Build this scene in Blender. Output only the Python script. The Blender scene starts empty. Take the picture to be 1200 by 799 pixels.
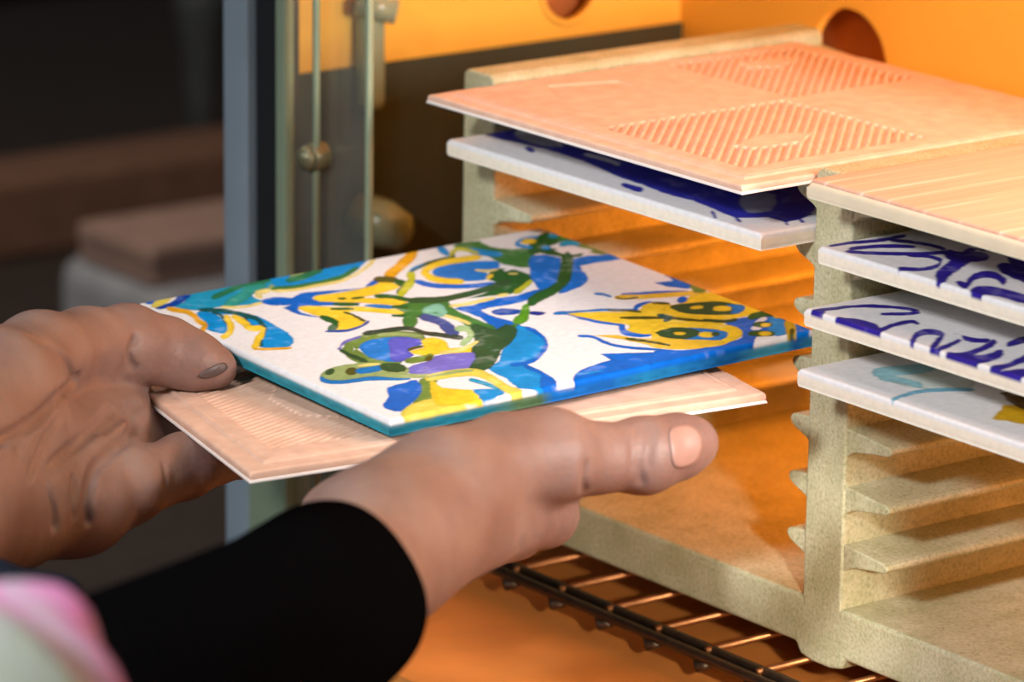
import bpy, bmesh, math, random
import numpy as np
from mathutils import Matrix, Vector
scene = bpy.context.scene
COLL = scene.collection
random.seed(7)
# ------------------------------------------------------------------ camera
cam_d = bpy.data.cameras.new('camera'); cam = bpy.data.objects.new('camera', cam_d); COLL.objects.link(cam)
cam_d.sensor_width = 36.0; cam_d.lens = 5123.68*36.0/1200.0; cam_d.clip_start = .05; cam_d.clip_end = 50
cam.matrix_world = Matrix(((0.6044,-0.2144,0.7673,0.89888),(0.7966,0.1483,-0.5860,-0.8001),(0.0119,0.9654,0.2604,0.41566),(0,0,0,1)))
cam_d.dof.use_dof = True; cam_d.dof.focus_distance = 1.225; cam_d.dof.aperture_fstop = 13.0
scene.camera = cam
# ------------------------------------------------------------------ world, lights, exposure
w = bpy.data.worlds.new('room_light'); scene.world = w; w.use_nodes = True
w.node_tree.nodes['Background'].inputs[0].default_value = (.80,.88,1.0,1); w.node_tree.nodes['Background'].inputs[1].default_value = .06
def aim(o, loc, tgt):
    o.location = loc; o.rotation_euler = (Vector(tgt)-Vector(loc)).to_track_quat('-Z','Y').to_euler()
def light(name, kind, loc, tgt, power, col, **kw):
    d = bpy.data.lights.new(name, kind); o = bpy.data.objects.new(name, d); COLL.objects.link(o)
    d.energy = power; d.color = col
    for k, v in kw.items(): setattr(d, k, v)
    aim(o, loc, tgt); return o
light('studio_spot', 'SPOT', (.50,-1.25,.87), (.125,0,.078), 80, (1,.98,.96), spot_size=math.radians(28), spot_blend=.5, shadow_soft_size=.09)
light('overhead_fill', 'AREA', (-.06,-.16,.92), (-.06,-.06,.08), 1.3, (1,.98,.97), shape='DISK', size=.20)  # soft overhead fill added for the held tile, source unseen
light('front_fill', 'AREA', (-.55,-1.3,.62), (-.02,0,.06), 2.8, (.92,.97,1), shape='DISK', size=.5)  # unseen soft fill added to brighten the rack and base fronts
light('oven_side_lamp', 'AREA', (.345,.020,.222), (-.26,.03,.07), 2.8, (1,.95,.90), shape='RECTANGLE', size=.03, size_y=.20)
light('bay_glow_fill', 'AREA', (-.085,.137,.095), (-.15,.03,.08), .26, (1,.26,.015), shape='RECTANGLE', size=.13, size_y=.05)  # orange light added at the back of the left bay for its glow
light('bay_glow_fill', 'AREA', (.085,.137,.060), (.02,.04,.03), .13, (1,.34,.08), shape='RECTANGLE', size=.13, size_y=.08)  # weaker orange light added to warm the depth of the right bay
light('floor_fill_spot', 'SPOT', (.30,-.18,.14), (-.10,.010,-.016), 6.5, (1,.90,.72), spot_size=math.radians(20), spot_blend=.6, shadow_soft_size=.008)  # added spot in front of the cabinet, brightens the floor between the wires
light('bench_fill', 'AREA', (-.75,-.1,.75), (-.95,.35,-.15), 2.2, (1,.86,.74), shape='DISK', size=.12)  # weak fill added so the things on the bench show up
scene.view_settings.view_transform = 'Standard'; scene.view_settings.look = 'None'
scene.view_settings.gamma = 1.0; scene.view_settings.use_curve_mapping = False
scene.view_settings.exposure = 0.0
# ------------------------------------------------------------------ helpers
def lin(c):
    c = np.asarray(c, float)/255.0
    return np.where(c <= .04045, c/12.92, ((c+.055)/1.055)**2.4)
def L4(c): return tuple(lin(c))+(1.0,)
def finish(name, bm_or_mesh, mat, parent=None, smooth=False, bevel=None, segs=2):
    if isinstance(bm_or_mesh, bmesh.types.BMesh):
        me = bpy.data.meshes.new(name); bm_or_mesh.to_mesh(me); bm_or_mesh.free()
    else: me = bm_or_mesh
    me.materials.clear(); me.materials.append(mat)
    if smooth: me.polygons.foreach_set('use_smooth', [True]*len(me.polygons))
    o = bpy.data.objects.new(name, me); COLL.objects.link(o)
    if parent is not None: o.parent = parent
    if bevel:
        m = o.modifiers.new('bevel','BEVEL'); m.width = bevel; m.segments = segs; m.limit_method = 'ANGLE'
    return o
def empty(name, loc=(0,0,0)):
    o = bpy.data.objects.new(name, None); COLL.objects.link(o); o.location = loc; o.empty_display_size = .02
    return o
def tag(o, label=None, cat=None, group=None, kind=None):
    for k, v in (('label',label),('category',cat),('group',group),('kind',kind)):
        if v: o[k] = v
    return o
def box_bm(lo, hi, bm=None):
    bm = bm or bmesh.new()
    v = [bm.verts.new((x,y,z)) for z in (lo[2],hi[2]) for y in (lo[1],hi[1]) for x in (lo[0],hi[0])]
    for f in ((0,2,3,1),(4,5,7,6),(0,1,5,4),(2,6,7,3),(0,4,6,2),(1,3,7,5)): bm.faces.new([v[i] for i in f])
    return bm
def tube_bm(path, radii, n=16, bm=None, caps=True):
    bm = bm or bmesh.new(); P = [Vector(p) for p in path]; rings = []
    if not hasattr(radii,'__len__'): radii = [radii]*len(P)
    up = Vector((0,0,1))
    t0 = (P[1]-P[0]).normalized()
    if abs(t0.dot(up)) > .95: up = Vector((1,0,0))
    for i, p in enumerate(P):
        t = (P[min(i+1,len(P)-1)]-P[max(i-1,0)]).normalized()
        a = t.cross(up).normalized(); b = t.cross(a).normalized()
        rings.append([bm.verts.new(p+radii[i]*(a*math.cos(2*math.pi*k/n)+b*math.sin(2*math.pi*k/n))) for k in range(n)])
    for r0, r1 in zip(rings[:-1], rings[1:]):
        for k in range(n): bm.faces.new((r0[k],r0[(k+1)%n],r1[(k+1)%n],r1[k]))
    if caps: bm.faces.new(rings[0][::-1]); bm.faces.new(rings[-1])
    return bm
def extrude_profile(prof, axis_pts, bm=None):
    """prof: list of (x,z); extruded along y between the two given y values"""
    bm = bm or bmesh.new(); y0, y1 = axis_pts
    a = [bm.verts.new((x,y0,z)) for x,z in prof]; b = [bm.verts.new((x,y1,z)) for x,z in prof]; n = len(prof)
    for i in range(n): bm.faces.new((a[i],a[(i+1)%n],b[(i+1)%n],b[i]))
    bm.faces.new(a[::-1]); bm.faces.new(b)
    bmesh.ops.recalc_face_normals(bm, faces=bm.faces)
    return bm
# ------------------------------------------------------------------ materials
class NT:
    def __init__(s, name):
        s.m = bpy.data.materials.new(name); s.m.use_nodes = True; s.t = s.m.node_tree
        s.b = s.t.nodes['Principled BSDF']; s.out = s.t.nodes['Material Output']
    def n(s, kind, **kw):
        nd = s.t.nodes.new(kind)
        for k, v in kw.items():
            if k in nd.inputs.keys(): nd.inputs[k].default_value = v
            else: setattr(nd, k, v)
        return nd
    def l(s, a, b): s.t.links.new(a, b)
    def ramp(s, fac, stops):
        nd = s.t.nodes.new('ShaderNodeValToRGB'); e = nd.color_ramp.elements
        while len(e) < len(stops): e.new(.5)
        for i, (p, c) in enumerate(stops): e[i].position = p; e[i].color = c
        s.l(fac, nd.inputs[0]); return nd.outputs[0]
    def noise(s, scale, detail=3, rough=.5, vec=None, dist=0):
        nd = s.t.nodes.new('ShaderNodeTexNoise'); nd.inputs['Scale'].default_value = scale; nd.inputs['Detail'].default_value = detail
        nd.inputs['Roughness'].default_value = rough; nd.inputs['Distortion'].default_value = dist
        if vec is None: vec = s.coord()
        s.l(vec, nd.inputs['Vector']); return nd.outputs['Fac']
    def coord(s, scale=None, which='Object', rot=None):
        tc = s.t.nodes.new('ShaderNodeTexCoord'); o = tc.outputs[which]
        if scale or rot:
            mp = s.t.nodes.new('ShaderNodeMapping')
            if scale: mp.inputs['Scale'].default_value = scale
            if rot: mp.inputs['Rotation'].default_value = rot
            s.l(o, mp.inputs['Vector']); o = mp.outputs[0]
        return o
    def bump(s, h, strength=.2, dist=.001):
        nd = s.t.nodes.new('ShaderNodeBump'); nd.inputs['Strength'].default_value = strength; nd.inputs['Distance'].default_value = dist
        s.l(h, nd.inputs['Height']); s.l(nd.outputs[0], s.b.inputs['Normal']); return nd
    def base(s, sock): s.l(sock, s.b.inputs['Base Color'])
def g4(v): return (v,v,v,1)
def simple(name, c, rough=.6, metal=0, var=.12, scale=60, bump=0, spec=.5):
    k = NT(name); a = L4(c); f = k.noise(scale, 4)
    k.base(k.ramp(f, [(.3, tuple(x*(1-var) for x in a[:3])+(1,)), (.7, tuple(min(1,x*(1+var)) for x in a[:3])+(1,))]))
    k.b.inputs['Roughness'].default_value = rough; k.b.inputs['Metallic'].default_value = metal
    k.b.inputs['Specular IOR Level'].default_value = spec
    if bump: k.bump(f, bump, .001)
    return k.m
def m_rack():
    k = NT('refractory_ceramic'); f1 = k.noise(900, 3, .6); f2 = k.noise(70, 4)
    c1 = k.ramp(f1, [(.25,L4((150,147,116))),(.42,L4((184,182,152))),(.60,L4((199,197,168))),(.8,L4((211,209,183)))])
    c2 = k.ramp(f2, [(.35,(.80,.80,.70,1)),(.65,(1,1,1,1))])
    mx = k.n('ShaderNodeMix', data_type='RGBA', blend_type='MULTIPLY'); mx.inputs[0].default_value = 1
    k.l(c1, mx.inputs[6]); k.l(c2, mx.inputs[7]); k.base(mx.outputs[2])
    k.b.inputs['Roughness'].default_value = .62; k.bump(f1, .35, .0006); return k.m
def m_biscuit():
    k = NT('biscuit_clay'); f1 = k.noise(160, 4); f2 = k.noise(1500, 2)
    k.base(k.ramp(f1, [(.3,L4((212,172,150))),(.7,L4((228,190,168)))]))
    k.b.inputs['Roughness'].default_value = .85; k.bump(f2, .25, .0003); return k.m
def m_streak():
    k = NT('streaked_clay'); v = k.coord((260,9,60)); f = k.noise(1, 4, .6, v, .6); v2 = k.coord((60,5,20)); f2 = k.noise(1, 2, .5, v2)
    c = k.ramp(f, [(.42,L4((208,162,140))),(.60,L4((216,174,152))),(.74,L4((236,212,198)))])
    k.base(c); k.b.inputs['Roughness'].default_value = .55; k.bump(f, .15, .0004); return k.m
def m_paint(name, rough=.16):
    k = NT(name); at = k.n('ShaderNodeAttribute', attribute_name='paint')
    f = k.noise(420, 3); c2 = k.ramp(f, [(.3,(.90,.90,.90,1)),(.7,(1,1,1,1))])
    mx = k.n('ShaderNodeMix', data_type='RGBA', blend_type='MULTIPLY'); mx.inputs[0].default_value = 1
    k.l(at.outputs['Color'], mx.inputs[6]); k.l(c2, mx.inputs[7]); k.base(mx.outputs[2])
    k.b.inputs['Roughness'].default_value = rough; k.b.inputs['Specular IOR Level'].default_value = .5
    return k.m
def m_skin():
    k = NT('skin'); f1 = k.noise(38, 4, .55); f2 = k.noise(700, 2); f3 = k.noise(240, 3, .6, None, 1.5)
    k.base(k.ramp(f1, [(.30,L4((120,90,82))),(.5,L4((134,105,97))),(.70,L4((146,120,112)))]))
    k.b.inputs['Roughness'].default_value = .52; k.b.inputs['Subsurface Weight'].default_value = .12
    k.b.inputs['Subsurface Radius'].default_value = (1,.35,.2); k.b.inputs['Subsurface Scale'].default_value = .003
    ad = k.n('ShaderNodeMath', operation='ADD'); k.l(f2, ad.inputs[0]); k.l(f3, ad.inputs[1]); k.bump(ad.outputs[0], .22, .0006); return k.m
def m_glass():
    k = NT('dusty_glass'); t = k.t
    tr = k.n('ShaderNodeBsdfTransparent'); tr.inputs[0].default_value = (.90,.93,.90,1)
    gl = k.n('ShaderNodeBsdfGlossy'); gl.inputs['Roughness'].default_value = .05
    df = k.n('ShaderNodeBsdfDiffuse'); df.inputs[0].default_value = (.75,.78,.72,1)
    f = k.noise(30, 3); fr = k.ramp(f, [(.3,g4(.045)),(.7,g4(.08))])
    m1 = k.n('ShaderNodeMixShader'); k.l(fr, m1.inputs[0]); k.l(tr.outputs[0], m1.inputs[1]); k.l(df.outputs[0], m1.inputs[2])
    m2 = k.n('ShaderNodeMixShader'); m2.inputs[0].default_value = .05; k.l(m1.outputs[0], m2.inputs[1]); k.l(gl.outputs[0], m2.inputs[2])
    k.l(m2.outputs[0], k.out.inputs['Surface']); return k.m
def m_tiedye():
    k = NT('tie_dye_cotton'); f = k.noise(26, 3, .5, None, .8)
    k.base(k.ramp(f, [(.40,L4((168,178,166))),(.50,L4((190,170,190))),(.58,L4((216,130,190)))]))
    k.b.inputs['Roughness'].default_value = .9; f2 = k.noise(1200,2); k.bump(f2,.3,.0005); return k.m
def matte(m):
    m.node_tree.nodes['Principled BSDF'].inputs['IOR'].default_value = 1.0; return m
M = dict(rack=m_rack(), biscuit=m_biscuit(), streak=m_streak(), paint=m_paint('majolica_glaze', .45), blue=m_paint('blue_brushed_glaze', .4), skin=m_skin(), glass=m_glass(), tiedye=m_tiedye(),
    orange=simple('orange_enamel', (250,198,84), .5, 0, .05, 12, 0, .2), olive_sheet=simple('dark_olive', (78,82,70), .6, 0, .1, 20, 0, .1), floor=simple('orange_floor_enamel', (206,128,60), .45, 0, .16, 25),
    steel=simple('brushed_steel', (178,188,170), .35, .7, .08, 40), dark_steel=simple('dark_wire', (92,78,66), .38, .85, .2, 200, .2),
    copper=simple('hot_wire', (168,112,70), .35, .85, .15, 200),
    frame=simple('grey_door_frame', (150,166,180), .5, .0, .06, 50), gasket=simple('black_gasket', (20,21,24), .7), jamb=simple('pale_green_jamb', (150,168,142), .45, .2, .06, 60),
    sleeve=simple('black_knit', (9,9,11), 1.0, 0, .25, 900, .3, 0), navy=simple('navy_cotton', (34,40,54), .95, 0, .2, 500, .2, .1), nail=simple('fingernail', (160,126,116), .38, 0, .06, 200), dirty_nail=simple('grey_fingernail', (82,68,66), .45, 0, .15, 300),
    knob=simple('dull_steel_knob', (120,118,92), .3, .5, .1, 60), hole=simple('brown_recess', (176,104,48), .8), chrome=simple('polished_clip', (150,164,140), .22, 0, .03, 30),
    white_glaze=simple('white_glaze', (236,228,224), .3, 0, .02, 40), cream_glaze=simple('cream_glaze', (226,214,188), .35, 0, .05, 120), bench=simple('dark_bench', (70,58,50), .8), plank=simple('brown_plank', (150,108,84), .7), clay_slab=simple('pale_clay_slab', (186,150,132), .8), plaster=simple('grey_plaster', (178,178,180), .85), bin=simple('dark_grey_bin', (74,78,76), .6), room=simple('dark_room_wall', (10,9,9), .9), rfloor=simple('dark_floor', (50,42,38), .8))
matte(M['sleeve']); matte(M['navy']); matte(M['olive_sheet']); M['paint'].node_tree.nodes['Principled BSDF'].inputs['IOR'].default_value = 1.14; M['blue'].node_tree.nodes['Principled BSDF'].inputs['IOR'].default_value = 1.2
# ------------------------------------------------------------------ the room behind, very dark and out of focus
tag(finish('wall_back', box_bm((-3.6,1.6,-1.0),(.9,1.7,1.4)), M['room']), kind='structure')
tag(finish('floor', box_bm((-3.6,-1.2,-1.05),(1.4,1.7,-1.0)), M['rfloor']), kind='structure')
# ------------------------------------------------------------------ drying cabinet
XL, YB, YF, XR, ZF, ZT = -.26, .157, -.085, .36, -.016, .46
cab = tag(empty('drying_cabinet', (0,.03,ZF)), 'orange lit steel cabinet with open front holding the tile rack', 'cabinet')
def part(name, bm, mat, parent=cab, **kw):
    o = finish(name, bm, mat, None, **kw)
    o.parent = parent
    o.matrix_parent_inverse = Matrix.Translation(parent.location).inverted()
    return o
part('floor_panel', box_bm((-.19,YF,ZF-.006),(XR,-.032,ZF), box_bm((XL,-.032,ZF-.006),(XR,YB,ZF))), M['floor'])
def holed_wall(name, axis, const, thick, u0, u1, v0, v1, hc, hr, mat):
    """panel normal to axis with a round hole; u,v are the other two axes"""
    bm = bmesh.new(); n = 48; s = hr*1.6
    def V(u, v, k):
        c = const - (thick if k else 0) if axis == 0 else const + (thick if k else 0)
        return bm.verts.new((c,u,v) if axis == 0 else (u,c,v))
    for k in (0,1):
        ci = [V(hc[0]+hr*math.cos(2*math.pi*i/n), hc[1]+hr*math.sin(2*math.pi*i/n), k) for i in range(n)]
        sq = []
        for i in range(n):
            a = 2*math.pi*i/n; q = max(abs(math.cos(a)),abs(math.sin(a)))
            sq.append(V(hc[0]+s*math.cos(a)/q, hc[1]+s*math.sin(a)/q, k))
        for i in range(n): bm.faces.new((ci[i],ci[(i+1)%n],sq[(i+1)%n],sq[i]))
        for a0,a1,b0,b1 in ((u0,hc[0]-s,v0,v1),(hc[0]+s,u1,v0,v1),(hc[0]-s,hc[0]+s,v0,hc[1]-s),(hc[0]-s,hc[0]+s,hc[1]+s,v1)):
            bm.faces.new([V(a0,b0,k),V(a1,b0,k),V(a1,b1,k),V(a0,b1,k)])
        if k == 0: c0 = ci
        else:
            for i in range(n): bm.faces.new((c0[i],c0[(i+1)%n],ci[(i+1)%n],ci[i]))
    bmesh.ops.recalc_face_normals(bm, faces=bm.faces)
    return part(name, bm, mat)
def rim(parent, axis, const, hc, hr, outward):
    bm = bmesh.new(); n, m = 40, 8; rr = .0013; ring = []
    for i in range(n):
        a = 2*math.pi*i/n; row = []
        for j in range(m):
            b = 2*math.pi*j/m; R = hr+rr*.4+rr*math.cos(b); h = const+outward*rr*.9*math.sin(b)
            u, v = hc[0]+R*math.cos(a), hc[1]+R*math.sin(a)
            row.append(bm.verts.new((h,u,v) if axis == 0 else (u,h,v)))
        ring.append(row)
    for i in range(n):
        for j in range(m): bm.faces.new((ring[i][j],ring[(i+1)%n][j],ring[(i+1)%n][(j+1)%m],ring[i][(j+1)%m]))
    bmesh.ops.recalc_face_normals(bm, faces=bm.faces)
    return part('hole_rim', bm, M['orange'], parent, smooth=True)
hl = (-0.26, 0.1077, 0.1436); hb = (-0.1714, 0.157, 0.1263)
side = holed_wall('side_panel', 0, XL, .003, YF+.068, YB, ZF, ZT, (hl[1],hl[2]), .0115, M['orange'])
back = holed_wall('back_panel', 1, YB, .003, XL, XR, ZF, ZT, (hb[0],hb[2]), .019, M['orange'])
part('lower_olive_sheet', box_bm((XL,YF+.068,ZF),(XL+.0015,YB,.1265)), M['olive_sheet'], side)  # thin dark olive sheet over the lower side panel
rim(side, 0, XL, (hl[1],hl[2]), .0115, 1)
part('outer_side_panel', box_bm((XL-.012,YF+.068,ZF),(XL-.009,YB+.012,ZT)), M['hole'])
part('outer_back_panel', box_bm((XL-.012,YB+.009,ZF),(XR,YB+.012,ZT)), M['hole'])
part('right_panel', box_bm((XR,YF,ZF),(XR+.003,YB,ZT)), M['orange'])
part('light_blocker', box_bm((XL,YF+.048,.213),(XR,YF+.050,ZT)), M['orange'])  # unseen panel added to keep the key light off the back wall
part('top_panel', box_bm((XL,YF+.05,ZT),(XR,YB,ZT+.003)), M['orange'])
# front left post, gasket, glass pane
yd = -.035
x0,x1,x2,x3,x4 = (-0.2583, -0.035, 0.0842)[0], (-0.2443, -0.035, 0.0869)[0], (-0.2287, -0.035, 0.09)[0], (-0.2228, -0.035, 0.0912)[0], (-0.1838, -0.035, 0.0989)[0]
part('door_post', box_bm((x0,yd,ZF-.03),(x1,yd+.012,ZT)), M['frame'], bevel=.0008)
zg = (-0.2398, -0.035, 0.025)[2]
part('door_gasket', box_bm((x1,yd+.003,zg),(x2,yd+.010,ZT)), M['gasket'], bevel=.001)
part('lower_rail', box_bm((x1-.0005,yd,ZF-.03),(x3,yd+.010,zg)), M['jamb'], bevel=.0008)
part('door_jamb', box_bm((x2,yd,zg),(x3,yd+.004,ZT)), M['jamb'], bevel=.0012)
pane = part('glass_pane', box_bm((x3,yd+.003,ZF-.03),(x4,yd+.0055,ZT)), M['glass'])
part('edge_strip', box_bm((x4,yd+.003,ZF-.03),(x4+.0022,yd+.0055,ZT)), M['jamb'], pane, bevel=.0008)
xr = (-0.2066, -0.036, 0.1124)
part('catch_rod', tube_bm([(xr[0]+.0015,yd-.0002,ZF-.03),(xr[0]+.0015,yd-.0002,ZT)], .0012, 10), M['jamb'], pane, smooth=True)
bm = bmesh.new(); bmesh.ops.create_uvsphere(bm, u_segments=24, v_segments=14, radius=.0040)
for v in bm.verts: v.co = Vector((v.co.x, v.co.y*.7, v.co.z))+Vector((xr[0], yd-.003, xr[2]))
tube_bm([(xr[0],yd+.004,xr[2]),(xr[0],yd-.002,xr[2])], .0046, 24, bm)
part('catch_knob', bm, M['knob'], pane, smooth=True, bevel=.0006)
# shelf clips on the left wall
ca, cb = (-0.252, 0.0168, 0.1468), (-0.252, 0.0252, 0.1121)
bm = box_bm((-.26,ca[1],cb[2]),(-.252,cb[1]+.001,ca[2]-.002)); part('shelf_clip', bm, M['jamb'], side, bevel=.003, segs=3)
part('shelf_clip', tube_bm([(-.256,ca[1]-.001,ca[2]+.002),(-.249,cb[1]+.002,ca[2]-.001)], .0045, 16), M['chrome'], side, smooth=True)
cc = (-0.252, 0.0233, 0.074)
part('shelf_clip', tube_bm([(-.260,cc[1]-.004,cc[2]+.003),(-.250,cc[1],cc[2]),(-.2455,cc[1]+.0055,cc[2]-.003),(-.244,cc[1]+.007,cc[2]-.004)], [.0075,.0085,.0065,.002], 20), M['chrome'], side, smooth=True)
# ------------------------------------------------------------------ wire shelf
ws = tag(empty('wire_shelf', (0,.06,-.006)), 'dark oven wire shelf under the cream tile rack', 'shelf')
yb = -.0165
def bar(name, y, z, r): return part(name, tube_bm([(-.205,y,z),(.30,y,z)], r, 12), M['dark_steel'], ws, smooth=True)
bar('front_rod', yb-.0022, -.0066, .0017); bar('front_rod', yb+.0022, -.0058, .0017); bar('rear_rod', .148, -.0066, .0017)
part('front_strip', box_bm((-.205,yb-.0022,-.0078),(.30,yb+.0022,-.0066)), M['dark_steel'], ws)
xw = (-0.1238, -0.0106, -0.005)[0]
for i in range(-4, 20):
    x = xw+.0232*i
    if x > .295: break
    part('cross_wire', tube_bm([(x,yb-.0005,-.0052),(x,.149,-.0052)], .0011, 8), M['copper'], ws, smooth=True)
    part('wire_end', tube_bm([(x-.0035,yb-.0012,-.0082),(x,yb-.0030,-.0098),(x+.0035,yb-.0012,-.0082)], [.0012,.0017,.0012], 8), M['dark_steel'], ws, smooth=True)
# ------------------------------------------------------------------ tile rack
RW, RP, RD, RH, RB = .1674, .0157, .135, .1425, .0150
rack = tag(empty('tile_rack', (0,RD/2,0)), 'cream refractory ceramic rack with slotted upright walls', 'rack')
def rough_box(lo, hi, seed):
    return box_bm(lo, hi)
def ledge_prof(side, xe, z, ln):
    """cast ledge: flat top, thick root, rounded tip"""
    s = side; tip = .0026
    if s < 0:                                   # the left tabs are short and blunt
        return [(xe+.002,z+.0002),(xe-.001,z),(xe-ln+.0022,z-.0004),(xe-ln+.0007,z-.0010),(xe-ln,z-.0022),(xe-ln+.0006,z-.0035),(xe-ln+.0022,z-.0046),(xe-.0016,z-.0066),(xe,z-.0078),(xe+.002,z-.0084)]
    p = [(xe-s*.002,z+.0004),(xe+s*.003,z)]+[(xe+s*(ln-tip*.6),z-.0012),(xe+s*ln,z-.0018),(xe+s*(ln+.0002),z-.0030),(xe+s*(ln-.0008),z-.0040)]
    p += [(xe+s*ln*.55,z-.0050),(xe+s*.0030,z-.0063),(xe+s*.0008,z-.0078),(xe-s*.002,z-.0090)]
    return p
ZL = [.0343+.0172*k for k in range(7)]
bm = extrude_profile([(-.1752,.0008),(-.1752,RB),(.1752,RB),(.1752,.0008),(.165,0),(.011,0),(.009,-.0032),(.004,-.0042),(-.004,-.0042),(-.009,-.0032),(-.011,0),(-.165,0)], (0,RD))
part('base', bm, M['rack'], rack, bevel=.0012, segs=3)
for wi, xc in enumerate((-RW, 0, RW)):
    prof = [(xc-RP/2,RB-.002),(xc+RP/2,RB-.002),(xc+RP/2,RH-.0015),(xc+RP/2-.002,RH),(xc-RP/2+.002,RH),(xc-RP/2,RH-.0015)]
    # small fillets where the wall meets the base
    prof[0] = (xc-RP/2-.0006,RB-.002); prof[1] = (xc+RP/2+.0006,RB-.002)
    wl = part('side_wall', extrude_profile(prof, (0,RD)), M['rack'], rack, bevel=.0009, segs=3)
    for z in ZL:
        for sd, ln in ((1,.0188),(-1,.0090)):
            if (wi == 0 and sd < 0) or (wi == 2 and sd > 0): continue
            part('ledge', extrude_profile(ledge_prof(sd, xc+sd*RP/2, z, ln), (.0006,RD-.0006)), M['rack'], wl, bevel=.0005)
# ------------------------------------------------------------------ tiles
def sd_poly(X, Y, poly):
    """signed distance, negative inside"""
    P = np.asarray(poly, float); n = len(P); d = np.full(X.shape, 1e9); ins = np.zeros(X.shape, bool)
    for i in range(n):
        ax_, ay = P[i]; bx, by = P[(i+1)%n]; ex, ey = bx-ax_, by-ay; L = ex*ex+ey*ey+1e-12
        t = np.clip(((X-ax_)*ex+(Y-ay)*ey)/L, 0, 1); d = np.minimum(d, (X-ax_-t*ex)**2+(Y-ay-t*ey)**2)
        if ay != by:
            c = ((ay <= Y) & (Y < by)) | ((by <= Y) & (Y < ay)); ins ^= c & (X < ax_+(Y-ay)*ex/ey)
    d = np.sqrt(d); return np.where(ins, -d, d)
rng = np.random.RandomState(3)
def vnoise(U, V, f, seed):
    r = np.random.RandomState(seed).rand(64,64); x = U*f; y = V*f; xi = np.floor(x).astype(int); yi = np.floor(y).astype(int); fx = x-xi; fy = y-yi
    fx = fx*fx*(3-2*fx); fy = fy*fy*(3-2*fy); g = lambda a,b: r[a%64,b%64]
    return (g(xi,yi)*(1-fx)+g(xi+1,yi)*fx)*(1-fy)+(g(xi,yi+1)*(1-fx)+g(xi+1,yi+1)*fx)*fy
def paint_field(U, V, shapes, cols, white, wob=3.0, soft=2.2, grow=0.0):
    C_ = np.tile(lin(white), U.shape+(1,)); n1 = vnoise(U,V,38,1)-.5; n2 = vnoise(U,V,110,2)-.5; tone = vnoise(U,V,22,5)*.6+vnoise(U,V,75,6)*.4
    Um, Vm = U*1000, V*1000
    for name, pts in shapes:
        P = np.array([[float(t) for t in q.split(',')] for q in pts.split()])
        lo, hi = P.min(0)-8, P.max(0)+8
        mk = (Um > lo[0]) & (Um < hi[0]) & (Vm > lo[1]) & (Vm < hi[1])
        if not mk.any(): continue
        d = sd_poly(Um[mk], Vm[mk], P) + wob*n1[mk] + wob*.7*n2[mk] - grow
        a = np.clip(.5-d/(2*soft), 0, 1); a = a*a*(3-2*a)
        col = lin(cols[name]); tn = tone[mk]
        k = np.ones_like(tn) if name == 'white' else .80+.42*tn - .16*np.clip(1+d/9,0,1)
        cc = np.clip(col[None]*k[:,None], 0, .92)
        if name != 'white':                     # watery glaze: thin spots let the white through
            th = np.clip((tn-.66)*.8, 0, .15)[:,None]; cc = cc*(1-th)+lin(white)[None]*th*.9+cc*th*.1
        C_[mk] = C_[mk]*(1-a[:,None])+cc*a[:,None]
    return C_
def slab(name, S, th, n, mat, F=None, loc=None, colf=None, sidef=None, hf=None, er=.0010):
    """square tile: corner at local (0,0), top face at local z=0, real rounded edges and optional relief"""
    e = np.concatenate([[0,er*.12,er*.35,er*.65],np.linspace(er,S-er,n-8),[S-er*.65,S-er*.35,S-er*.12,S]])
    n = len(e); X, Y = np.meshgrid(e, e, indexing='ij'); U, V = X/S, Y/S
    dx = np.clip(er-np.minimum(X,S-X),0,er); dy = np.clip(er-np.minimum(Y,S-Y),0,er)
    Zt = -(er-np.sqrt(np.clip(er*er-dx*dx-dy*dy,0,None)))
    if hf is not None: Zt = Zt+hf(U,V)
    top = np.stack([X,Y,Zt],-1).reshape(-1,3)
    idx = np.arange(n*n).reshape(n,n)
    q = np.stack([idx[:-1,:-1],idx[1:,:-1],idx[1:,1:],idx[:-1,1:]],-1).reshape(-1,4)
    loop = np.concatenate([idx[:-1,0],idx[-1,:-1],idx[:0:-1,-1],idx[0,:0:-1]])
    L_ = len(loop); verts = [top]; faces = [q]; prev = loop; base = n*n
    levels = np.linspace(-er-(.0010 if hf is not None else 0), -th, 5)[1:]
    ctr = np.array([S/2,S/2])
    for li, z in enumerate(levels):
        r_ = top[loop].copy(); r_[:,2] = z
        if li == len(levels)-1: r_[:,:2] = ctr+(r_[:,:2]-ctr)*(1-.0006/S)
        verts.append(r_); cur = base+np.arange(L_); base += L_
        faces.append(np.stack([prev,cur,np.roll(cur,-1),np.roll(prev,-1)],-1)); prev = cur
    vs = np.concatenate(verts); fl = [list(map(int,f)) for f in np.concatenate(faces)]+[list(map(int,prev))]
    me = bpy.data.meshes.new(name); me.from_pydata(vs.tolist(), [], fl)
    if colf is not None:
        Ct = colf(U,V).reshape(-1,3); cols = [Ct]
        for li, z in enumerate(levels):
            p = top[loop]; cols.append(sidef(p[:,0]/S, p[:,1]/S, Ct[loop], (li+1)/len(levels)) if sidef else Ct[loop])
        C_ = np.concatenate(cols); at = me.color_attributes.new('paint','FLOAT_COLOR','POINT')
        at.data.foreach_set('color', np.concatenate([C_,np.ones((len(C_),1))],1).astype(np.float32).ravel())
    me.update()
    o = finish(name, me, mat, None, smooth=True)
    me.polygons[len(me.polygons)-1].use_smooth = False
    if F: 
        N, a, b, c = F; o.matrix_world = Matrix(((a[0],b[0],c[0],N[0]),(a[1],b[1],c[1],N[1]),(a[2],b[2],c[2],N[2]),(0,0,0,1)))
    if loc: o.location = loc
    return o
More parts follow.
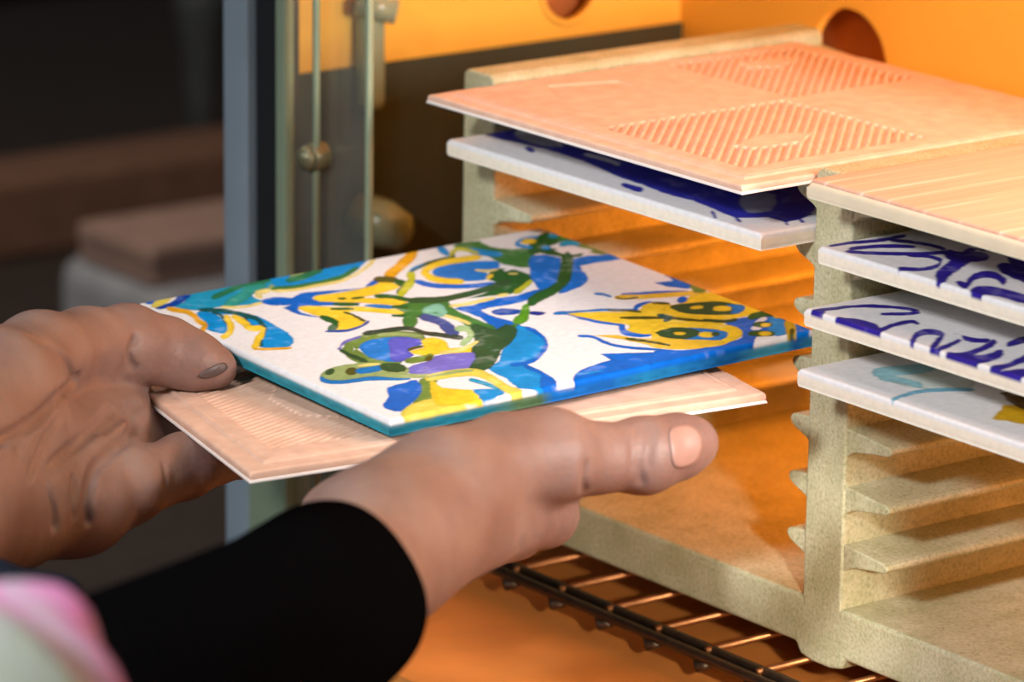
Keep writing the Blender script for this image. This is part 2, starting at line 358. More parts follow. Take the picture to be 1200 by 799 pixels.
COLS = {'white': (228, 230, 235), 'cobalt': (4, 100, 206), 'cobalt2': (6, 114, 216), 'navy': (8, 66, 165), 'navy2': (60, 80, 150), 'dblue': (25, 75, 170), 'ink': (28, 45, 145), 'blue2': (12, 120, 202), 'blue3': (18, 122, 216), 'lblue': (12, 140, 216), 'turq': (30, 148, 192), 'teal2': (50, 150, 140), 'green': (60, 122, 56), 'green2': (40, 118, 80), 'dgreen': (34, 92, 40), 'dgreen2': (44, 82, 50), 'dgteal': (22, 85, 85), 'bgreen': (85, 150, 32), 'dark': (44, 66, 54), 'olive': (108, 138, 64), 'olive2': (150, 172, 112), 'olive3': (75, 78, 28), 'brown': (84, 84, 34), 'yellow': (238, 204, 52), 'yellow2': (222, 186, 58), 'lyel': (230, 216, 128), 'lyel2': (216, 204, 88), 'ochre': (226, 168, 28), 'ochre2': (196, 165, 40), 'yg': (186, 192, 48), 'purple': (112, 108, 202), 'purple2': (88, 92, 205), 'pteal': (125, 188, 168), 'pgreen': (160, 196, 142)}
PAINT = [
('turq','136,1023 156,1030 183,1028 230,1029 282,1028 334,1029 376,1027 399,1024 402,1007 370,949 330,896 305,896 283,911 257,918 234,921 222,910 216,894 215,874 214,855 208,845 194,844 164,857 129,873 98,874 72,877 57,902 49,927 47,935 52,938 66,941 86,952 110,988'),
('teal2','133,872 133,855 144,854 166,866 186,879 203,893 214,905 221,911 234,917 250,922 265,935 284,959 287,980 280,986 263,981 245,973 229,960 218,947 208,938 190,928 169,916 151,898'),
('olive2','275,934 271,917 276,910 290,910 305,913 323,921 342,931 358,945 372,965 372,978 362,978 344,969 328,962 314,959 301,959 288,951'),
('green2','142,937 142,929 152,930 169,939 188,949 210,959 234,971 255,978 272,978 287,975 305,975 329,982 354,993 375,1006 384,1019 385,1028 369,1026 344,1015 321,1008 304,1008 289,1011 271,1011 248,1003 223,991 201,980 182,971 165,962 151,951'),
('cobalt','16,999 33,1023 56,1043 76,1045 90,1037 84,1023 69,1006 46,986 24,973 15,981'),
('navy','117,1037 131,1035 138,1021 128,1000 109,975 84,952 57,935 33,929 17,932 12,941 17,951 35,955 58,961 76,976 92,995 105,1019'),
('lyel2','11,959 12,949 20,950 35,958 50,967 62,977 73,987 81,994 88,999 93,1002 98,1010 109,1026 109,1036 107,1039 101,1036 93,1030 84,1022 73,1012 63,1004 49,995 34,987 22,975'),
('lblue','72,870 84,862 92,842 89,810 80,773 65,736 49,706 38,697 30,702 23,724 22,752 31,770 43,788 50,816 56,843 64,862'),
('lblue','79,878 97,862 121,833 139,805 152,770 151,723 145,672 140,626 132,587 116,559 99,542 84,538 70,542 55,552 49,568 59,593 78,621 97,647 114,670 119,684 117,693 107,698 99,707 110,735 123,766 124,790 119,808 111,811 103,814 99,829 94,846 84,867'),
('dgteal','77,880 74,869 81,859 94,849 105,837 113,821 120,803 126,786 130,771 133,758 134,743 130,723 124,702 118,684 114,676 110,669 103,661 95,652 86,642 75,628 64,609 54,592 49,579 47,571 54,577 61,589 70,604 77,617 84,625 93,634 102,645 111,657 121,672 130,691 138,714 145,739 149,762 149,779 146,794 141,809 135,826 128,845 120,861 108,874 95,884 84,887'),
('dgteal','92,846 90,839 90,830 92,820 91,808 86,789 77,766 72,750 73,747 77,753 84,771 93,795 100,818 101,833 99,843 96,848'),
('dgteal','130,780 125,774 117,757 106,732 99,711 99,699 103,693 107,693 111,697 114,704 112,709 109,714 109,721 114,737 124,760 130,777'),
('ochre','31,930 26,917 29,902 36,887 42,873 44,865 44,858 43,850 39,834 34,814 29,795 28,781 29,773 31,774 28,771 17,759 8,746 1,733 4,731 12,737 26,752 40,773 47,795 46,805 46,814 50,830 56,850 60,869 62,882 61,891 59,900 53,914 46,930 38,936'),
('yellow','106,817 97,804 88,786 80,765 72,746 65,732 59,721 54,714 45,704 33,694 22,682 14,667 16,661 24,665 38,677 52,692 65,711 76,730 86,750 95,773 105,796 108,811'),
('yellow','112,801 104,784 99,765 98,745 96,727 93,714 87,698 85,680 92,672 102,668 106,673 99,664 76,637 55,612 42,594 34,581 30,572 26,558 34,564 40,569 45,578 54,590 73,613 98,642 122,680 123,704 113,708 107,713 108,719 113,732 118,752 121,773 122,794 120,804'),
('ochre','29,564 27,560 32,553 41,546 51,539 64,532 77,526 88,523 91,526 92,531 84,537 70,544 58,551 48,557 39,564 32,568'),
('white','232,882 261,858 294,841 318,856 327,880 309,896 281,906 258,907 241,902 230,894'),
('lyel','273,918 276,928 269,934 255,934 242,930 224,899 221,883 223,877 228,878 235,892 239,904 240,914 232,902 240,904 253,903 265,907'),
('lyel','271,920 269,916 275,910 284,904 294,899 304,895 314,890 323,889 326,893 327,897 320,901 310,905 300,910 290,915 281,921 274,923'),
('lyel','127,871 125,865 132,855 143,844 156,836 173,835 192,837 206,841 210,846 211,851 199,851 180,849 163,850 151,858 139,869 131,875'),
('cobalt','217,860 231,868 249,869 263,859 272,845 275,828 271,812 256,805 238,804 224,810 215,821 212,841'),
('lblue','343,1031 365,1030 388,1018 414,1021 444,1025 480,1020 515,1013 545,1012 561,1007 546,988 521,966 502,948 481,933 457,919 431,909 401,902 370,900 339,898 313,902 296,918 293,945 314,991'),
('olive2','340,962 340,951 347,950 361,958 374,966 388,974 400,983 412,995 424,1014 423,1024 417,1024 404,1016 392,1008 379,1000 365,992 353,981'),
('green2','335,965 332,952 337,945 350,945 365,947 384,954 406,964 425,974 441,989 453,1006 458,1018 464,1033 455,1027 449,1022 446,1016 438,1009 422,1000 401,991 383,984 369,982 357,983 346,978'),
('green','279,927 276,916 284,906 299,899 315,894 333,891 353,891 373,891 393,892 414,895 435,901 459,914 483,931 502,948 510,960 509,966 494,958 470,941 448,928 428,923 408,921 388,920 368,919 348,920 331,922 314,927 300,934 287,935'),
('lyel','270,909 269,903 277,895 291,888 308,882 330,881 355,881 377,882 393,881 407,880 423,882 442,889 463,900 484,913 506,929 529,948 548,965 562,980 573,994 579,1004 583,1012 579,1010 573,1003 564,992 552,979 534,963 512,945 491,929 470,917 450,906 431,899 416,897 403,898 386,899 364,899 339,898 318,899 301,905 286,912 275,914'),
('ochre','510,853 513,841 524,843 544,859 565,876 584,892 604,909 624,928 646,951 667,974 683,997 698,1027 689,1029 676,1020 657,998 638,979 621,963 603,947 585,931 565,916 546,900 528,881'),
('cobalt','246,864 261,855 277,841 292,849 308,858 324,858 342,852 365,842 390,829 424,820 437,815 384,821 325,824 310,813 316,791 350,751 378,718 356,724 318,743 286,760 258,768 242,756 235,734 242,704 249,684 239,698 227,726 224,758 226,786 240,793 250,795 235,804 219,818 229,844'),
('cobalt','444,818 464,840 488,858 495,854 493,841 481,825 467,812 451,811'),
('yellow','316,818 323,824 335,824 358,818 387,812 424,813 460,818 479,829 491,835 503,818 508,795 504,780 489,768 456,762 423,757 405,756 399,752 411,739 429,722 444,709 453,694 450,664 437,646 411,675 378,718 340,752 311,782 308,804'),
('yellow','248,763 258,774 273,771 291,752 310,729 329,718 346,709 352,703 361,690 392,656 418,621 416,600 402,594 380,617 356,648 337,670 322,681 316,669 315,647 315,623 310,599 285,576 257,562 237,569 227,584 238,598 255,615 261,637 262,661 258,676 252,695 248,730'),
('blue2','370,704 383,698 400,685 409,671 413,658 407,649 397,648 386,662 376,680 369,695'),
('brown','487,859 482,843 484,834 491,829 497,823 502,817 507,809 513,810 524,819 530,836 531,846 527,854 521,861 514,867 507,872 498,870'),
('dgreen','517,822 507,802 504,787 504,774 507,778 507,779 492,767 478,752 467,733 469,726 479,730 497,745 521,775 532,807 532,823 527,828'),
('dgreen','323,749 320,741 329,727 345,714 358,707 364,712 366,721 357,734 342,748 329,755'),
('dgreen','300,721 298,715 307,705 322,694 333,689 337,693 339,699 330,709 316,720 304,725'),
('dgreen','351,778 350,773 352,769 358,766 363,766 366,770 368,775 365,779 360,781 355,782'),
('dgreen','376,762 374,757 380,753 390,750 398,750 401,754 403,759 397,763 387,765 379,766'),
('dark','309,685 307,680 307,672 309,663 310,651 309,633 307,612 307,599 309,600 312,604 314,620 315,641 316,659 315,672 314,682 312,687'),
('dgreen','254,687 247,671 245,652 247,632 247,621 246,623 232,611 219,597 210,581 213,576 223,582 242,598 264,632 269,660 267,682 262,693'),
('navy','207,587 205,582 213,573 227,564 242,558 258,560 276,566 291,573 301,579 309,587 313,593 316,598 314,599 311,596 305,590 296,585 282,578 264,572 248,570 234,576 221,585 210,590'),
('yg','456,710 461,706 472,712 490,730 506,746 520,760 534,775 552,797 569,825 581,850 585,863 584,875 569,857 559,841 550,824 544,814 539,808 529,797 516,784 499,767 482,750 468,732'),
('green','413,651 437,662 468,663 505,654 528,631 503,578 466,533 439,537 416,557 394,574 382,590 392,595 407,603 408,627'),
('dgreen','422,749 418,739 423,728 434,719 443,707 449,691 454,672 463,655 481,641 503,629 520,624 528,631 531,641 518,653 496,665 479,679 470,696 465,714 459,730 449,743 439,753 429,756'),
('dgreen','374,602 372,596 384,581 403,564 418,554 422,559 425,565 413,580 394,597 379,607'),
('dgreen','408,658 405,649 409,639 419,630 430,623 440,618 451,615 461,617 468,624 470,633 464,638 454,641 443,645 433,652 423,661 414,664'),
('green','422,591 408,592 395,585 377,564 362,540 343,502 357,501 369,507 388,528 402,552'),
('pteal','448,586 465,597 481,600 485,582 483,559 475,539 463,528 447,538 436,555 438,571'),
('navy2','413,556 409,547 408,535 410,522 412,508 413,493 415,477 418,469 423,472 427,481 428,495 427,510 425,525 423,539 421,552 418,559'),
('green','781,991 809,991 833,981 829,958 822,930 832,904 848,881 872,873 883,855 848,790 807,734 786,747 775,779 770,796 771,818 778,858 782,903 772,939 763,968 767,985'),
('blue3','615,831 634,850 656,863 679,866 703,863 731,851 755,837 768,829 771,818 759,792 741,771 719,778 701,787 701,775 703,757 694,736 682,718 669,713 656,717 640,726 625,740 611,757 603,778 605,805'),
('dgreen2','581,866 582,860 589,862 602,870 617,877 634,883 653,889 669,893 683,893 694,890 706,892 721,909 731,927 735,937 734,942 727,933 721,924 718,917 716,915 708,915 696,917 682,917 665,913 646,907 628,900 613,893 599,885 589,876'),
('lblue','579,865 580,863 586,867 595,875 605,881 615,886 626,891 635,895 638,900 638,903 631,901 620,897 609,891 599,885 589,877 582,870'),
('yellow','766,875 769,889 763,895 749,896 734,896 720,898 705,900 690,901 675,899 660,896 645,890 631,881 615,868 597,845 584,818 580,798 578,782 580,767 583,753 589,740 597,728 607,718 617,717 628,727 634,743 631,755 621,765 614,776 609,788 605,801 604,814 605,827 607,837 607,837 608,838 616,845 628,852 640,857 654,860 668,862 682,861 697,859 711,857 726,856 740,856 753,862'),
('cobalt','551,796 545,783 544,768 546,751 551,735 559,722 570,710 581,699 593,690 606,683 620,676 637,669 656,663 672,663 680,672 683,682 672,691 654,697 636,703 623,710 610,717 598,726 587,736 577,748 569,761 564,776 562,792 558,800'),
('dgreen','725,768 745,770 760,756 768,726 769,693 764,671 752,651 727,628 699,608 675,596 652,590 633,597 613,606 582,611 563,615 584,619 620,628 655,647 682,669 681,687 678,707 699,741'),
('dgreen2','460,679 455,664 465,649 483,636 501,627 518,623 535,623 552,623 571,624 590,627 610,630 628,635 646,640 662,645 675,649 687,651 698,659 710,673 712,685 707,689 695,686 681,682 665,677 648,672 629,667 611,664 592,662 573,661 556,660 540,660 524,664 506,673 487,686 471,690'),
('yg','663,589 664,583 672,586 686,595 700,605 715,617 730,629 742,640 750,653 748,657 739,652 724,641 710,630 696,620 682,611 671,601'),
('lyel','698,790 696,785 698,778 703,771 709,765 717,762 727,761 735,762 739,766 740,770 734,773 724,774 716,777 710,782 705,789 701,792'),
('yellow','676,712 678,709 684,713 693,721 701,730 707,741 705,743 699,740 690,731 682,723'),
('lyel','738,724 736,720 739,715 745,710 750,709 754,712 755,716 752,721 746,725 741,727'),
('lblue','769,934 762,917 761,903 766,890 772,877 780,864 788,852 798,849 809,859 816,875 814,890 806,902 798,915 793,927 788,940 780,943'),
('yg','708,913 711,911 723,922 740,939 752,946 760,933 764,909 769,895 775,899 780,908 779,929 774,954 766,968 748,959 728,939 714,923'),
('white','745,752 744,747 749,745 759,747 767,750 772,755 773,760 767,762 758,760 749,757'),
('lblue','730,994 740,996 744,985 730,950 713,919 709,928 711,950 719,974'),
('white','828,977 847,981 875,978 910,982 945,984 974,984 993,978 990,956 978,936 966,933 950,935 927,941 903,942 885,930 873,913 871,897 868,888 850,901 832,923 825,952'),
('dgreen','897,880 885,857 882,835 884,813 890,791 902,771 918,752 934,746 949,760 958,780 952,801 936,819 924,838 919,859 917,880 910,888'),
('dgreen','861,834 869,821 879,821 897,837 912,848 929,855 949,861 979,879 1028,950 1042,985 1037,991 1021,994 990,948 976,926 976,921 1003,959 1001,960 981,954 958,943 931,924 909,905 890,879'),
('green','991,928 972,889 967,855 974,827 987,818 1011,835 1031,875 1036,908 1029,937 1015,946'),
('lblue','952,935 954,943 946,947 930,948 916,946 902,939 887,926 873,902 874,885 880,869 886,861 892,866 896,874 893,888 887,904 886,916 885,914 894,920 905,926 918,928 933,927 946,928'),
('yellow','899,922 894,908 898,900 908,897 919,899 930,911 935,924 931,932 920,936 910,933'),
('turq','970,926 966,914 969,908 976,905 984,908 994,918 998,930 996,937 988,939 980,936'),
('turq','950,852 946,839 951,834 962,833 970,828 974,814 976,794 981,784 990,790 998,806 1001,825 999,845 994,862 984,868 973,869 961,864'),
('lblue','906,854 902,844 904,837 909,833 916,833 924,841 928,852 926,859 921,863 914,862'),
('olive','981,822 971,802 967,786 969,770 972,755 976,743 981,732 989,730 1001,740 1010,759 1011,773 1006,784 1002,795 1000,809 998,825 992,830'),
('white','918,821 933,827 951,825 963,816 972,802 979,785 980,770 967,767 949,768 933,769 921,775 916,798'),
('cobalt2','854,812 884,801 893,761 862,709 819,655 784,611 755,580 733,567 721,572 727,597 742,631 753,657 771,691 812,758'),
('cobalt2','912,739 948,739 978,724 1000,725 1013,722 1020,702 1015,682 995,677 965,678 927,685 892,683 873,650 859,610 844,585 827,566 807,553 784,544 752,531 737,532 775,575 829,633 872,693'),
('cobalt','505,568 521,571 545,565 577,573 611,581 637,576 660,570 688,578 712,585 726,581 729,573 715,559 693,546 671,535 646,528 620,526 594,528 565,531 542,527 535,501 537,466 546,427 550,391 532,369 508,359 492,363 484,384 498,430 514,484 509,532'),
('dgreen','933,793 912,777 890,751 863,713 839,679 817,652 794,624 777,598 761,565 776,569 793,583 819,613 847,649 877,691 906,732 924,764'),
('dgreen','786,590 785,603 776,603 757,591 740,581 727,576 714,571 700,564 683,553 667,541 654,525 637,499 640,490 648,490 662,501 675,510 686,515 699,520 713,526 732,537 751,548 768,565'),
('lyel','507,590 505,583 512,578 524,576 538,574 552,574 567,575 580,575 592,576 602,576 610,579 616,586 618,592 612,594 602,594 590,594 577,593 562,592 548,593 535,594 523,597 512,596'),
('lyel','625,596 623,589 628,585 637,584 646,586 652,592 653,598 649,602 639,604 631,602'),
('dblue','555,505 567,511 582,510 597,496 607,478 602,466 590,458 577,459 564,465 555,472 550,482 550,494'),
('ink','607,452 615,456 625,454 634,442 637,429 626,423 613,424 607,437'),
('bgreen','645,510 634,505 620,492 602,470 589,455 580,448 570,442 559,430 543,409 543,397 549,395 562,403 580,418 602,442 622,467 635,488'),
('green','453,661 480,638 500,598 503,573 499,547 497,516 496,484 498,449 499,418 492,390 490,373 506,382 526,397 541,402 545,395 524,355 491,322 450,336 420,369 433,406 457,449 466,500 467,545 452,564 432,571 409,567 398,571 420,620'),
('pteal','438,585 437,570 444,566 457,570 464,570 462,566 457,552 455,541 458,532 474,553 484,570 494,595 497,618 485,621 469,616 454,605'),
('lyel','461,538 457,531 458,519 461,505 463,491 464,477 464,462 466,454 470,456 474,463 475,475 475,491 474,505 471,520 469,534 465,541'),
('navy2','422,568 414,550 413,533 416,517 419,500 418,483 417,464 414,447 408,430 399,410 396,397 398,390 410,405 420,422 430,446 439,471 443,494 445,515 445,534 443,552 439,569 432,575'),
('cobalt','646,415 644,408 649,403 658,400 665,393 667,381 667,365 668,347 673,329 678,310 685,293 693,278 702,265 710,259 715,263 718,271 714,282 705,295 697,310 691,327 685,345 681,363 679,380 679,396 677,409 670,417 660,421 652,420'),
('blue2','647,415 646,410 663,402 689,392 712,384 727,377 739,372 751,364 766,352 782,338 794,330 798,333 800,338 790,350 774,364 759,376 746,383 734,389 719,395 696,404 670,413 651,418'),
('cobalt','791,339 793,335 799,338 808,345 817,350 827,352 837,351 847,354 854,361 856,369 851,373 840,373 828,372 817,365 806,357 798,348'),
('cobalt','716,273 706,265 698,254 686,235 677,214 675,199 677,188 682,178 692,170 705,163 717,163 727,172 731,184 725,193 712,199 703,207 699,216 697,225 698,233 702,241 709,253 714,263'),
('yellow','671,397 691,390 721,372 757,346 791,326 810,336 824,353 842,360 858,361 869,350 875,334 869,317 861,299 856,283 854,265 862,238 873,211 888,195 897,180 885,152 864,135 842,157 821,187 806,201 793,208 776,205 757,196 739,184 722,175 710,183 702,196 698,212 699,228 713,239 724,254 712,279 695,308 685,335 678,359 670,383'),
('olive3','736,309 733,303 747,289 769,272 787,259 798,251 805,246 812,240 819,230 825,219 834,206 850,189 868,171 883,160 887,164 890,170 879,186 861,204 845,221 836,234 830,245 823,255 816,261 808,266 797,274 779,288 758,304 741,313'),
('dgteal','808,278 803,267 805,256 811,245 813,241 821,255 811,252 801,246 793,236 792,228 797,227 809,231 830,255 829,269 823,280 815,284'),
('brown','749,368 747,363 753,356 763,348 773,340 780,331 786,321 792,316 795,319 797,324 794,333 788,342 781,351 771,360 761,368 752,372'),
('brown','853,361 850,355 855,345 864,335 872,330 876,333 878,339 874,348 865,359 857,364'),
('blue2','795,489 793,483 794,477 799,472 802,466 804,457 805,448 807,443 811,445 814,451 815,460 814,470 812,479 808,486 804,491 799,493'),
('cobalt','837,446 835,441 849,432 871,422 894,412 915,400 937,387 954,380 959,384 961,390 947,402 926,415 904,427 881,437 859,447 842,451'),
('yellow2','812,439 808,427 818,415 837,404 859,392 884,381 913,370 936,360 953,352 965,346 976,345 985,354 990,365 984,373 972,380 955,388 931,398 903,409 877,420 856,432 837,443 821,447'),
('brown','817,442 815,438 814,431 814,423 818,416 827,411 839,408 848,408 851,410 852,413 844,416 832,419 823,423 820,430 820,438 819,443'),
('cobalt','1020,572 1023,562 1023,535 1030,499 1029,461 1003,421 972,401 950,437 941,480 959,476 983,468 988,484 991,510 1006,546'),
('cobalt','1028,406 1032,370 1031,316 1028,263 1025,214 1026,174 1024,149 1005,146 988,163 996,208 1008,260 1006,296 1001,325 996,349 997,369 1012,396'),
('cobalt','886,150 916,160 947,156 965,154 979,151 993,148 1003,139 1005,120 996,92 967,49 934,13 915,13 901,25 891,33 880,35 857,14 833,-11 809,-28 790,-40 779,-46 776,-41 778,-19 791,8 821,25 854,48 870,101'),
('lblue','983,128 997,119 993,88 967,46 936,11 914,10 909,31 944,83'),
('cobalt2','1019,88 1036,91 1038,74 1011,34 977,-8 955,-29 937,-40 920,-42 913,-34 930,-18 958,7 990,51'),
('yellow','912,326 935,346 960,363 984,359 1004,344 1014,322 1017,293 1017,254 1013,217 1008,194 998,179 977,169 953,164 929,163 906,167 884,179 865,194 853,211 845,230 831,251 825,273 841,302 861,325 870,324 878,319 893,320'),
('dgreen2','871,318 897,315 926,305 947,297 963,287 972,273 977,257 982,239 980,222 965,202 946,189 932,189 919,196 903,209 886,225 873,240 862,256 858,270 858,285 861,304'),
('blue2','966,256 977,249 987,236 987,226 980,215 964,199 947,188 938,191 936,200 947,210 960,224 963,243'),
('yellow','892,281 889,274 894,268 903,264 911,264 917,270 920,277 916,283 907,287 899,287'),
('yellow','927,249 922,237 926,227 936,220 946,219 956,227 961,239 956,249 947,256 936,257'),
('cobalt','900,337 898,326 900,322 908,324 917,331 929,345 931,356 929,360 921,358 912,351'),
('olive','1039,449 1014,438 1001,431 986,412 976,392 956,350 981,361 993,367 1008,386 1019,406'),
('yellow2','942,370 939,365 948,357 962,349 973,346 977,350 980,356 971,363 957,371 946,374'),
('yellow','740,197 761,209 784,214 812,211 839,198 859,174 873,147 883,129 886,112 882,92 872,72 855,53 833,38 810,29 785,25 762,27 740,34 717,46 697,61 678,78 669,100 686,128 709,157 724,179'),
('blue2','740,171 763,179 790,178 811,163 828,143 841,122 848,102 847,89 839,78 825,65 809,57 792,60 776,69 760,85 747,103 737,122 732,140 732,158'),
('dgreen2','733,177 754,187 779,187 798,175 810,157 808,135 798,115 778,107 757,106 741,114 731,128 727,153'),
('yellow','761,149 758,143 761,138 766,133 772,133 777,137 780,144 777,149 772,153 766,154'),
('yellow','796,115 790,103 792,93 800,86 808,86 818,94 823,106 821,115 814,122 805,123'),
('dgreen2','817,100 814,92 815,87 819,86 824,87 830,94 833,102 833,106 829,108 824,106'),
('dgreen2','863,194 859,187 865,174 875,160 886,150 897,147 907,148 916,151 922,157 923,163 918,165 908,164 898,167 888,177 877,191 868,199'),
('cobalt','597,252 595,247 599,240 607,234 612,223 612,204 609,180 609,158 614,142 621,128 631,113 645,94 663,73 676,61 680,64 683,70 672,86 654,106 640,126 630,141 623,154 619,170 619,191 622,215 622,235 616,247 608,253 601,256'),
('yellow2','622,236 631,220 649,190 664,145 677,101 681,80 692,64 734,34 777,13 800,27 806,53 782,76 752,100 735,126 723,147 715,148 708,145 695,153 681,166 672,187 661,208 639,227'),
('olive3','662,181 659,175 664,161 673,144 681,128 689,110 696,93 702,83 706,86 709,92 706,106 699,123 691,141 683,158 674,175 666,184'),
('dgreen','941,149 939,138 948,135 964,139 978,139 987,133 994,123 1000,113 1004,102 1006,91 1011,87 1021,93 1029,108 1032,121 1030,133 1026,145 1020,156 1012,166 1001,173 986,173 968,170 953,162'),
('yellow','992,132 988,122 988,116 992,113 997,115 1005,122 1009,132 1009,137 1006,140 1000,139'),
('white','936,115 935,109 942,109 954,113 964,119 971,128 972,134 965,134 954,130 943,123'),
('white','903,85 901,77 903,73 909,71 915,73 922,79 925,87 923,92 917,93 910,92'),
('dgreen','924,106 919,93 923,83 933,75 944,74 954,83 960,96 956,106 946,114 935,115'),
('dgreen','878,61 872,49 880,35 894,23 908,19 919,27 924,40 917,54 902,66 888,70'),
('yellow','935,94 931,86 932,80 937,77 943,77 949,83 953,91 952,97 947,100 942,100'),
('yellow','895,46 891,36 892,29 898,25 905,26 913,32 917,42 915,49 910,53 903,52'),
('ochre2','1007,101 989,85 976,70 963,50 950,31 937,10 922,-11 915,-27 911,-43 928,-30 941,-15 956,7 971,29 986,51 999,72 1005,86'),
('olive3','968,35 962,31 954,23 943,10 937,-1 933,-9 939,-6 947,2 958,15 964,26'),
('cobalt','440,31 465,49 494,62 527,68 554,76 560,99 561,118 571,117 590,104 632,79 674,53 696,44 715,38 753,31 780,17 765,-17 734,-47 700,-43 660,-30 615,-25 571,-22 535,-25 500,-28 453,-29 417,-22 420,3'),
('lblue','448,37 447,34 452,31 460,28 470,25 481,24 492,23 501,23 504,25 504,27 496,29 484,30 473,32 464,34 456,37 450,39'),
('cobalt','660,76 682,70 698,48 717,37 737,30 764,26 793,25 825,36 851,44 859,30 855,10 838,-9 814,-27 786,-42 755,-51 724,-47 687,-41 624,-46 580,-39 610,20'),
('olive','343,421 353,450 351,471 339,486 326,498 314,507 302,513 288,517 274,519 259,518 244,515 228,509 210,500 192,487 165,449 154,419 150,403 147,386 146,367 148,349 154,332 163,316 171,303 180,294 188,287 199,293 218,311 227,338 228,352 220,358 213,367 204,379 196,394 191,409 190,422 191,436 193,449 195,458 191,450 178,431 184,435 197,442 211,446 224,449 237,450 250,449 262,445 273,439 284,431 296,419 308,405 323,404'),
('dgreen2','163,459 158,449 155,437 155,423 155,406 155,385 156,361 159,347 164,349 168,359 170,378 169,402 168,424 169,440 169,454 167,461'),
('purple','163,460 165,459 174,469 187,483 201,495 215,500 229,503 240,506 243,510 244,513 234,513 219,510 204,504 189,491 175,476 165,464'),
('dark','259,527 257,517 261,512 271,510 285,507 304,504 326,501 343,494 349,481 350,464 353,446 361,427 372,409 381,393 387,382 392,374 398,373 405,379 410,390 409,398 403,406 397,417 388,433 378,451 369,469 367,487 365,504 359,519 341,527 318,530 299,533 286,536 276,538 267,535'),
('olive2','278,501 275,493 282,485 295,478 308,470 319,457 330,442 340,435 346,440 349,450 344,463 333,478 321,491 308,500 295,506 284,508'),
('blue3','202,446 218,465 238,475 258,479 278,476 300,468 317,453 326,427 326,402 319,392 306,386 289,382 272,374 266,356 258,336 239,322 219,315 206,320 197,333 189,353 186,378 191,413'),
('purple2','290,467 308,459 322,439 330,420 326,402 300,388 272,374 265,355 258,336 239,322 220,316 211,320 211,335 227,367 248,405 269,442'),
('purple','189,250 201,266 223,278 248,281 272,283 282,295 292,305 312,303 334,297 357,295 366,279 339,223 298,173 252,182 212,208 193,229'),
('purple','255,278 277,294 304,302 343,304 374,298 373,278 355,251 326,213 292,184 248,192 217,216 228,247'),
('yellow','269,364 286,366 305,368 315,389 324,410 344,421 361,420 364,398 360,370 349,350 343,333 363,324 383,316 379,299 364,287 338,297 310,312 290,316 276,322 269,344'),
('brown','269,372 269,367 273,367 281,369 288,371 294,371 300,371 305,373 310,378 311,384 308,386 302,387 296,386 288,385 280,382 274,378'),
('olive','225,310 222,298 230,291 244,289 257,289 267,290 275,292 283,299 294,312 295,322 292,326 284,324 275,323 263,324 249,325 236,321'),
('olive2','38,321 53,339 73,354 96,361 120,361 142,357 161,349 173,336 183,320 198,299 208,277 202,255 186,240 162,238 135,242 111,244 87,249 60,257 38,268 29,280 27,294 30,307'),
('dgreen2','56,331 57,323 60,322 68,326 75,333 84,346 84,354 80,355 73,351 65,344'),
('brown','94,318 90,303 91,296 98,295 106,300 118,313 122,329 121,336 114,337 106,332'),
('blue2','113,311 110,298 112,291 121,288 130,285 140,284 151,284 162,289 172,301 174,313 169,318 159,318 149,319 140,321 132,324 123,322'),
('blue2','37,322 31,312 28,301 25,289 26,277 31,268 38,261 47,255 58,251 71,248 83,246 90,246 94,246 103,242 123,229 148,211 168,201 174,207 177,216 161,232 136,251 116,264 106,268 101,268 95,268 84,270 71,273 59,277 51,283 44,290 40,297 40,306 42,316 41,322'),
('dgreen2','167,309 160,288 163,271 175,257 188,255 202,268 210,289 206,306 195,320 181,322'),
('lyel','135,341 134,335 144,330 159,325 172,323 176,328 178,333 167,339 152,344 139,345'),
('olive2','132,273 128,263 141,243 163,219 188,197 219,178 252,161 278,152 285,159 288,169 267,184 234,202 203,220 178,242 156,266 138,279'),
('olive','186,192 209,194 209,163 179,110 138,60 96,36 77,43 125,118'),
('cobalt','103,179 124,186 146,187 167,194 179,192 168,161 146,123 117,91 87,64 64,45 47,36 38,42 34,56 33,72 38,89 57,107 78,128 90,155'),
('lyel2','53,38 69,52 89,63 119,69 143,68 136,47 128,22 153,9 178,-4 173,-26 154,-42 121,-38 85,-25 54,-12 33,3 38,21'),
('yellow','192,164 198,162 201,140 221,114 233,81 214,38 184,5 152,6 127,21 124,36 136,61 164,116'),
('yellow','201,175 196,157 189,120 208,90 227,62 227,39 220,21 216,7 203,0 166,5 133,21 133,43 148,75 176,132'),
('white','207,159 224,160 241,151 253,136 260,113 261,81 258,50 252,35 244,32 239,47 232,70 210,94 191,118 194,142'),
('lblue','221,32 224,55 232,70 254,58 274,39 274,25 262,13 235,4 211,3 212,14'),
('turq','262,131 258,122 259,109 262,94 265,78 266,61 267,43 269,33 274,35 278,44 280,59 280,78 279,95 276,111 272,127 268,135'),
('lblue','542,385 548,371 549,348 545,319 536,287 525,260 509,233 487,207 461,183 430,169 404,153 398,127 398,98 398,74 397,51 392,28 382,9 364,-2 344,-4 322,5 307,25 313,57 323,95 325,136 331,173 350,187 375,200 398,230 422,262 449,286 475,308 499,338 519,364 533,380'),
('cobalt','545,366 541,357 539,348 539,337 538,324 535,307 530,286 525,269 519,256 514,247 505,235 489,218 469,198 452,183 437,174 424,169 412,166 402,167 393,171 386,171 380,165 378,158 382,152 391,149 402,148 414,151 429,156 445,166 465,183 487,205 505,225 518,243 529,260 536,278 543,298 548,320 552,339 553,353 552,364 550,369'),
('cobalt','399,148 395,140 393,126 392,109 392,91 390,73 388,54 386,37 382,24 378,13 376,5 378,3 384,11 389,20 394,34 398,50 401,67 403,87 404,105 405,123 405,141 404,150'),
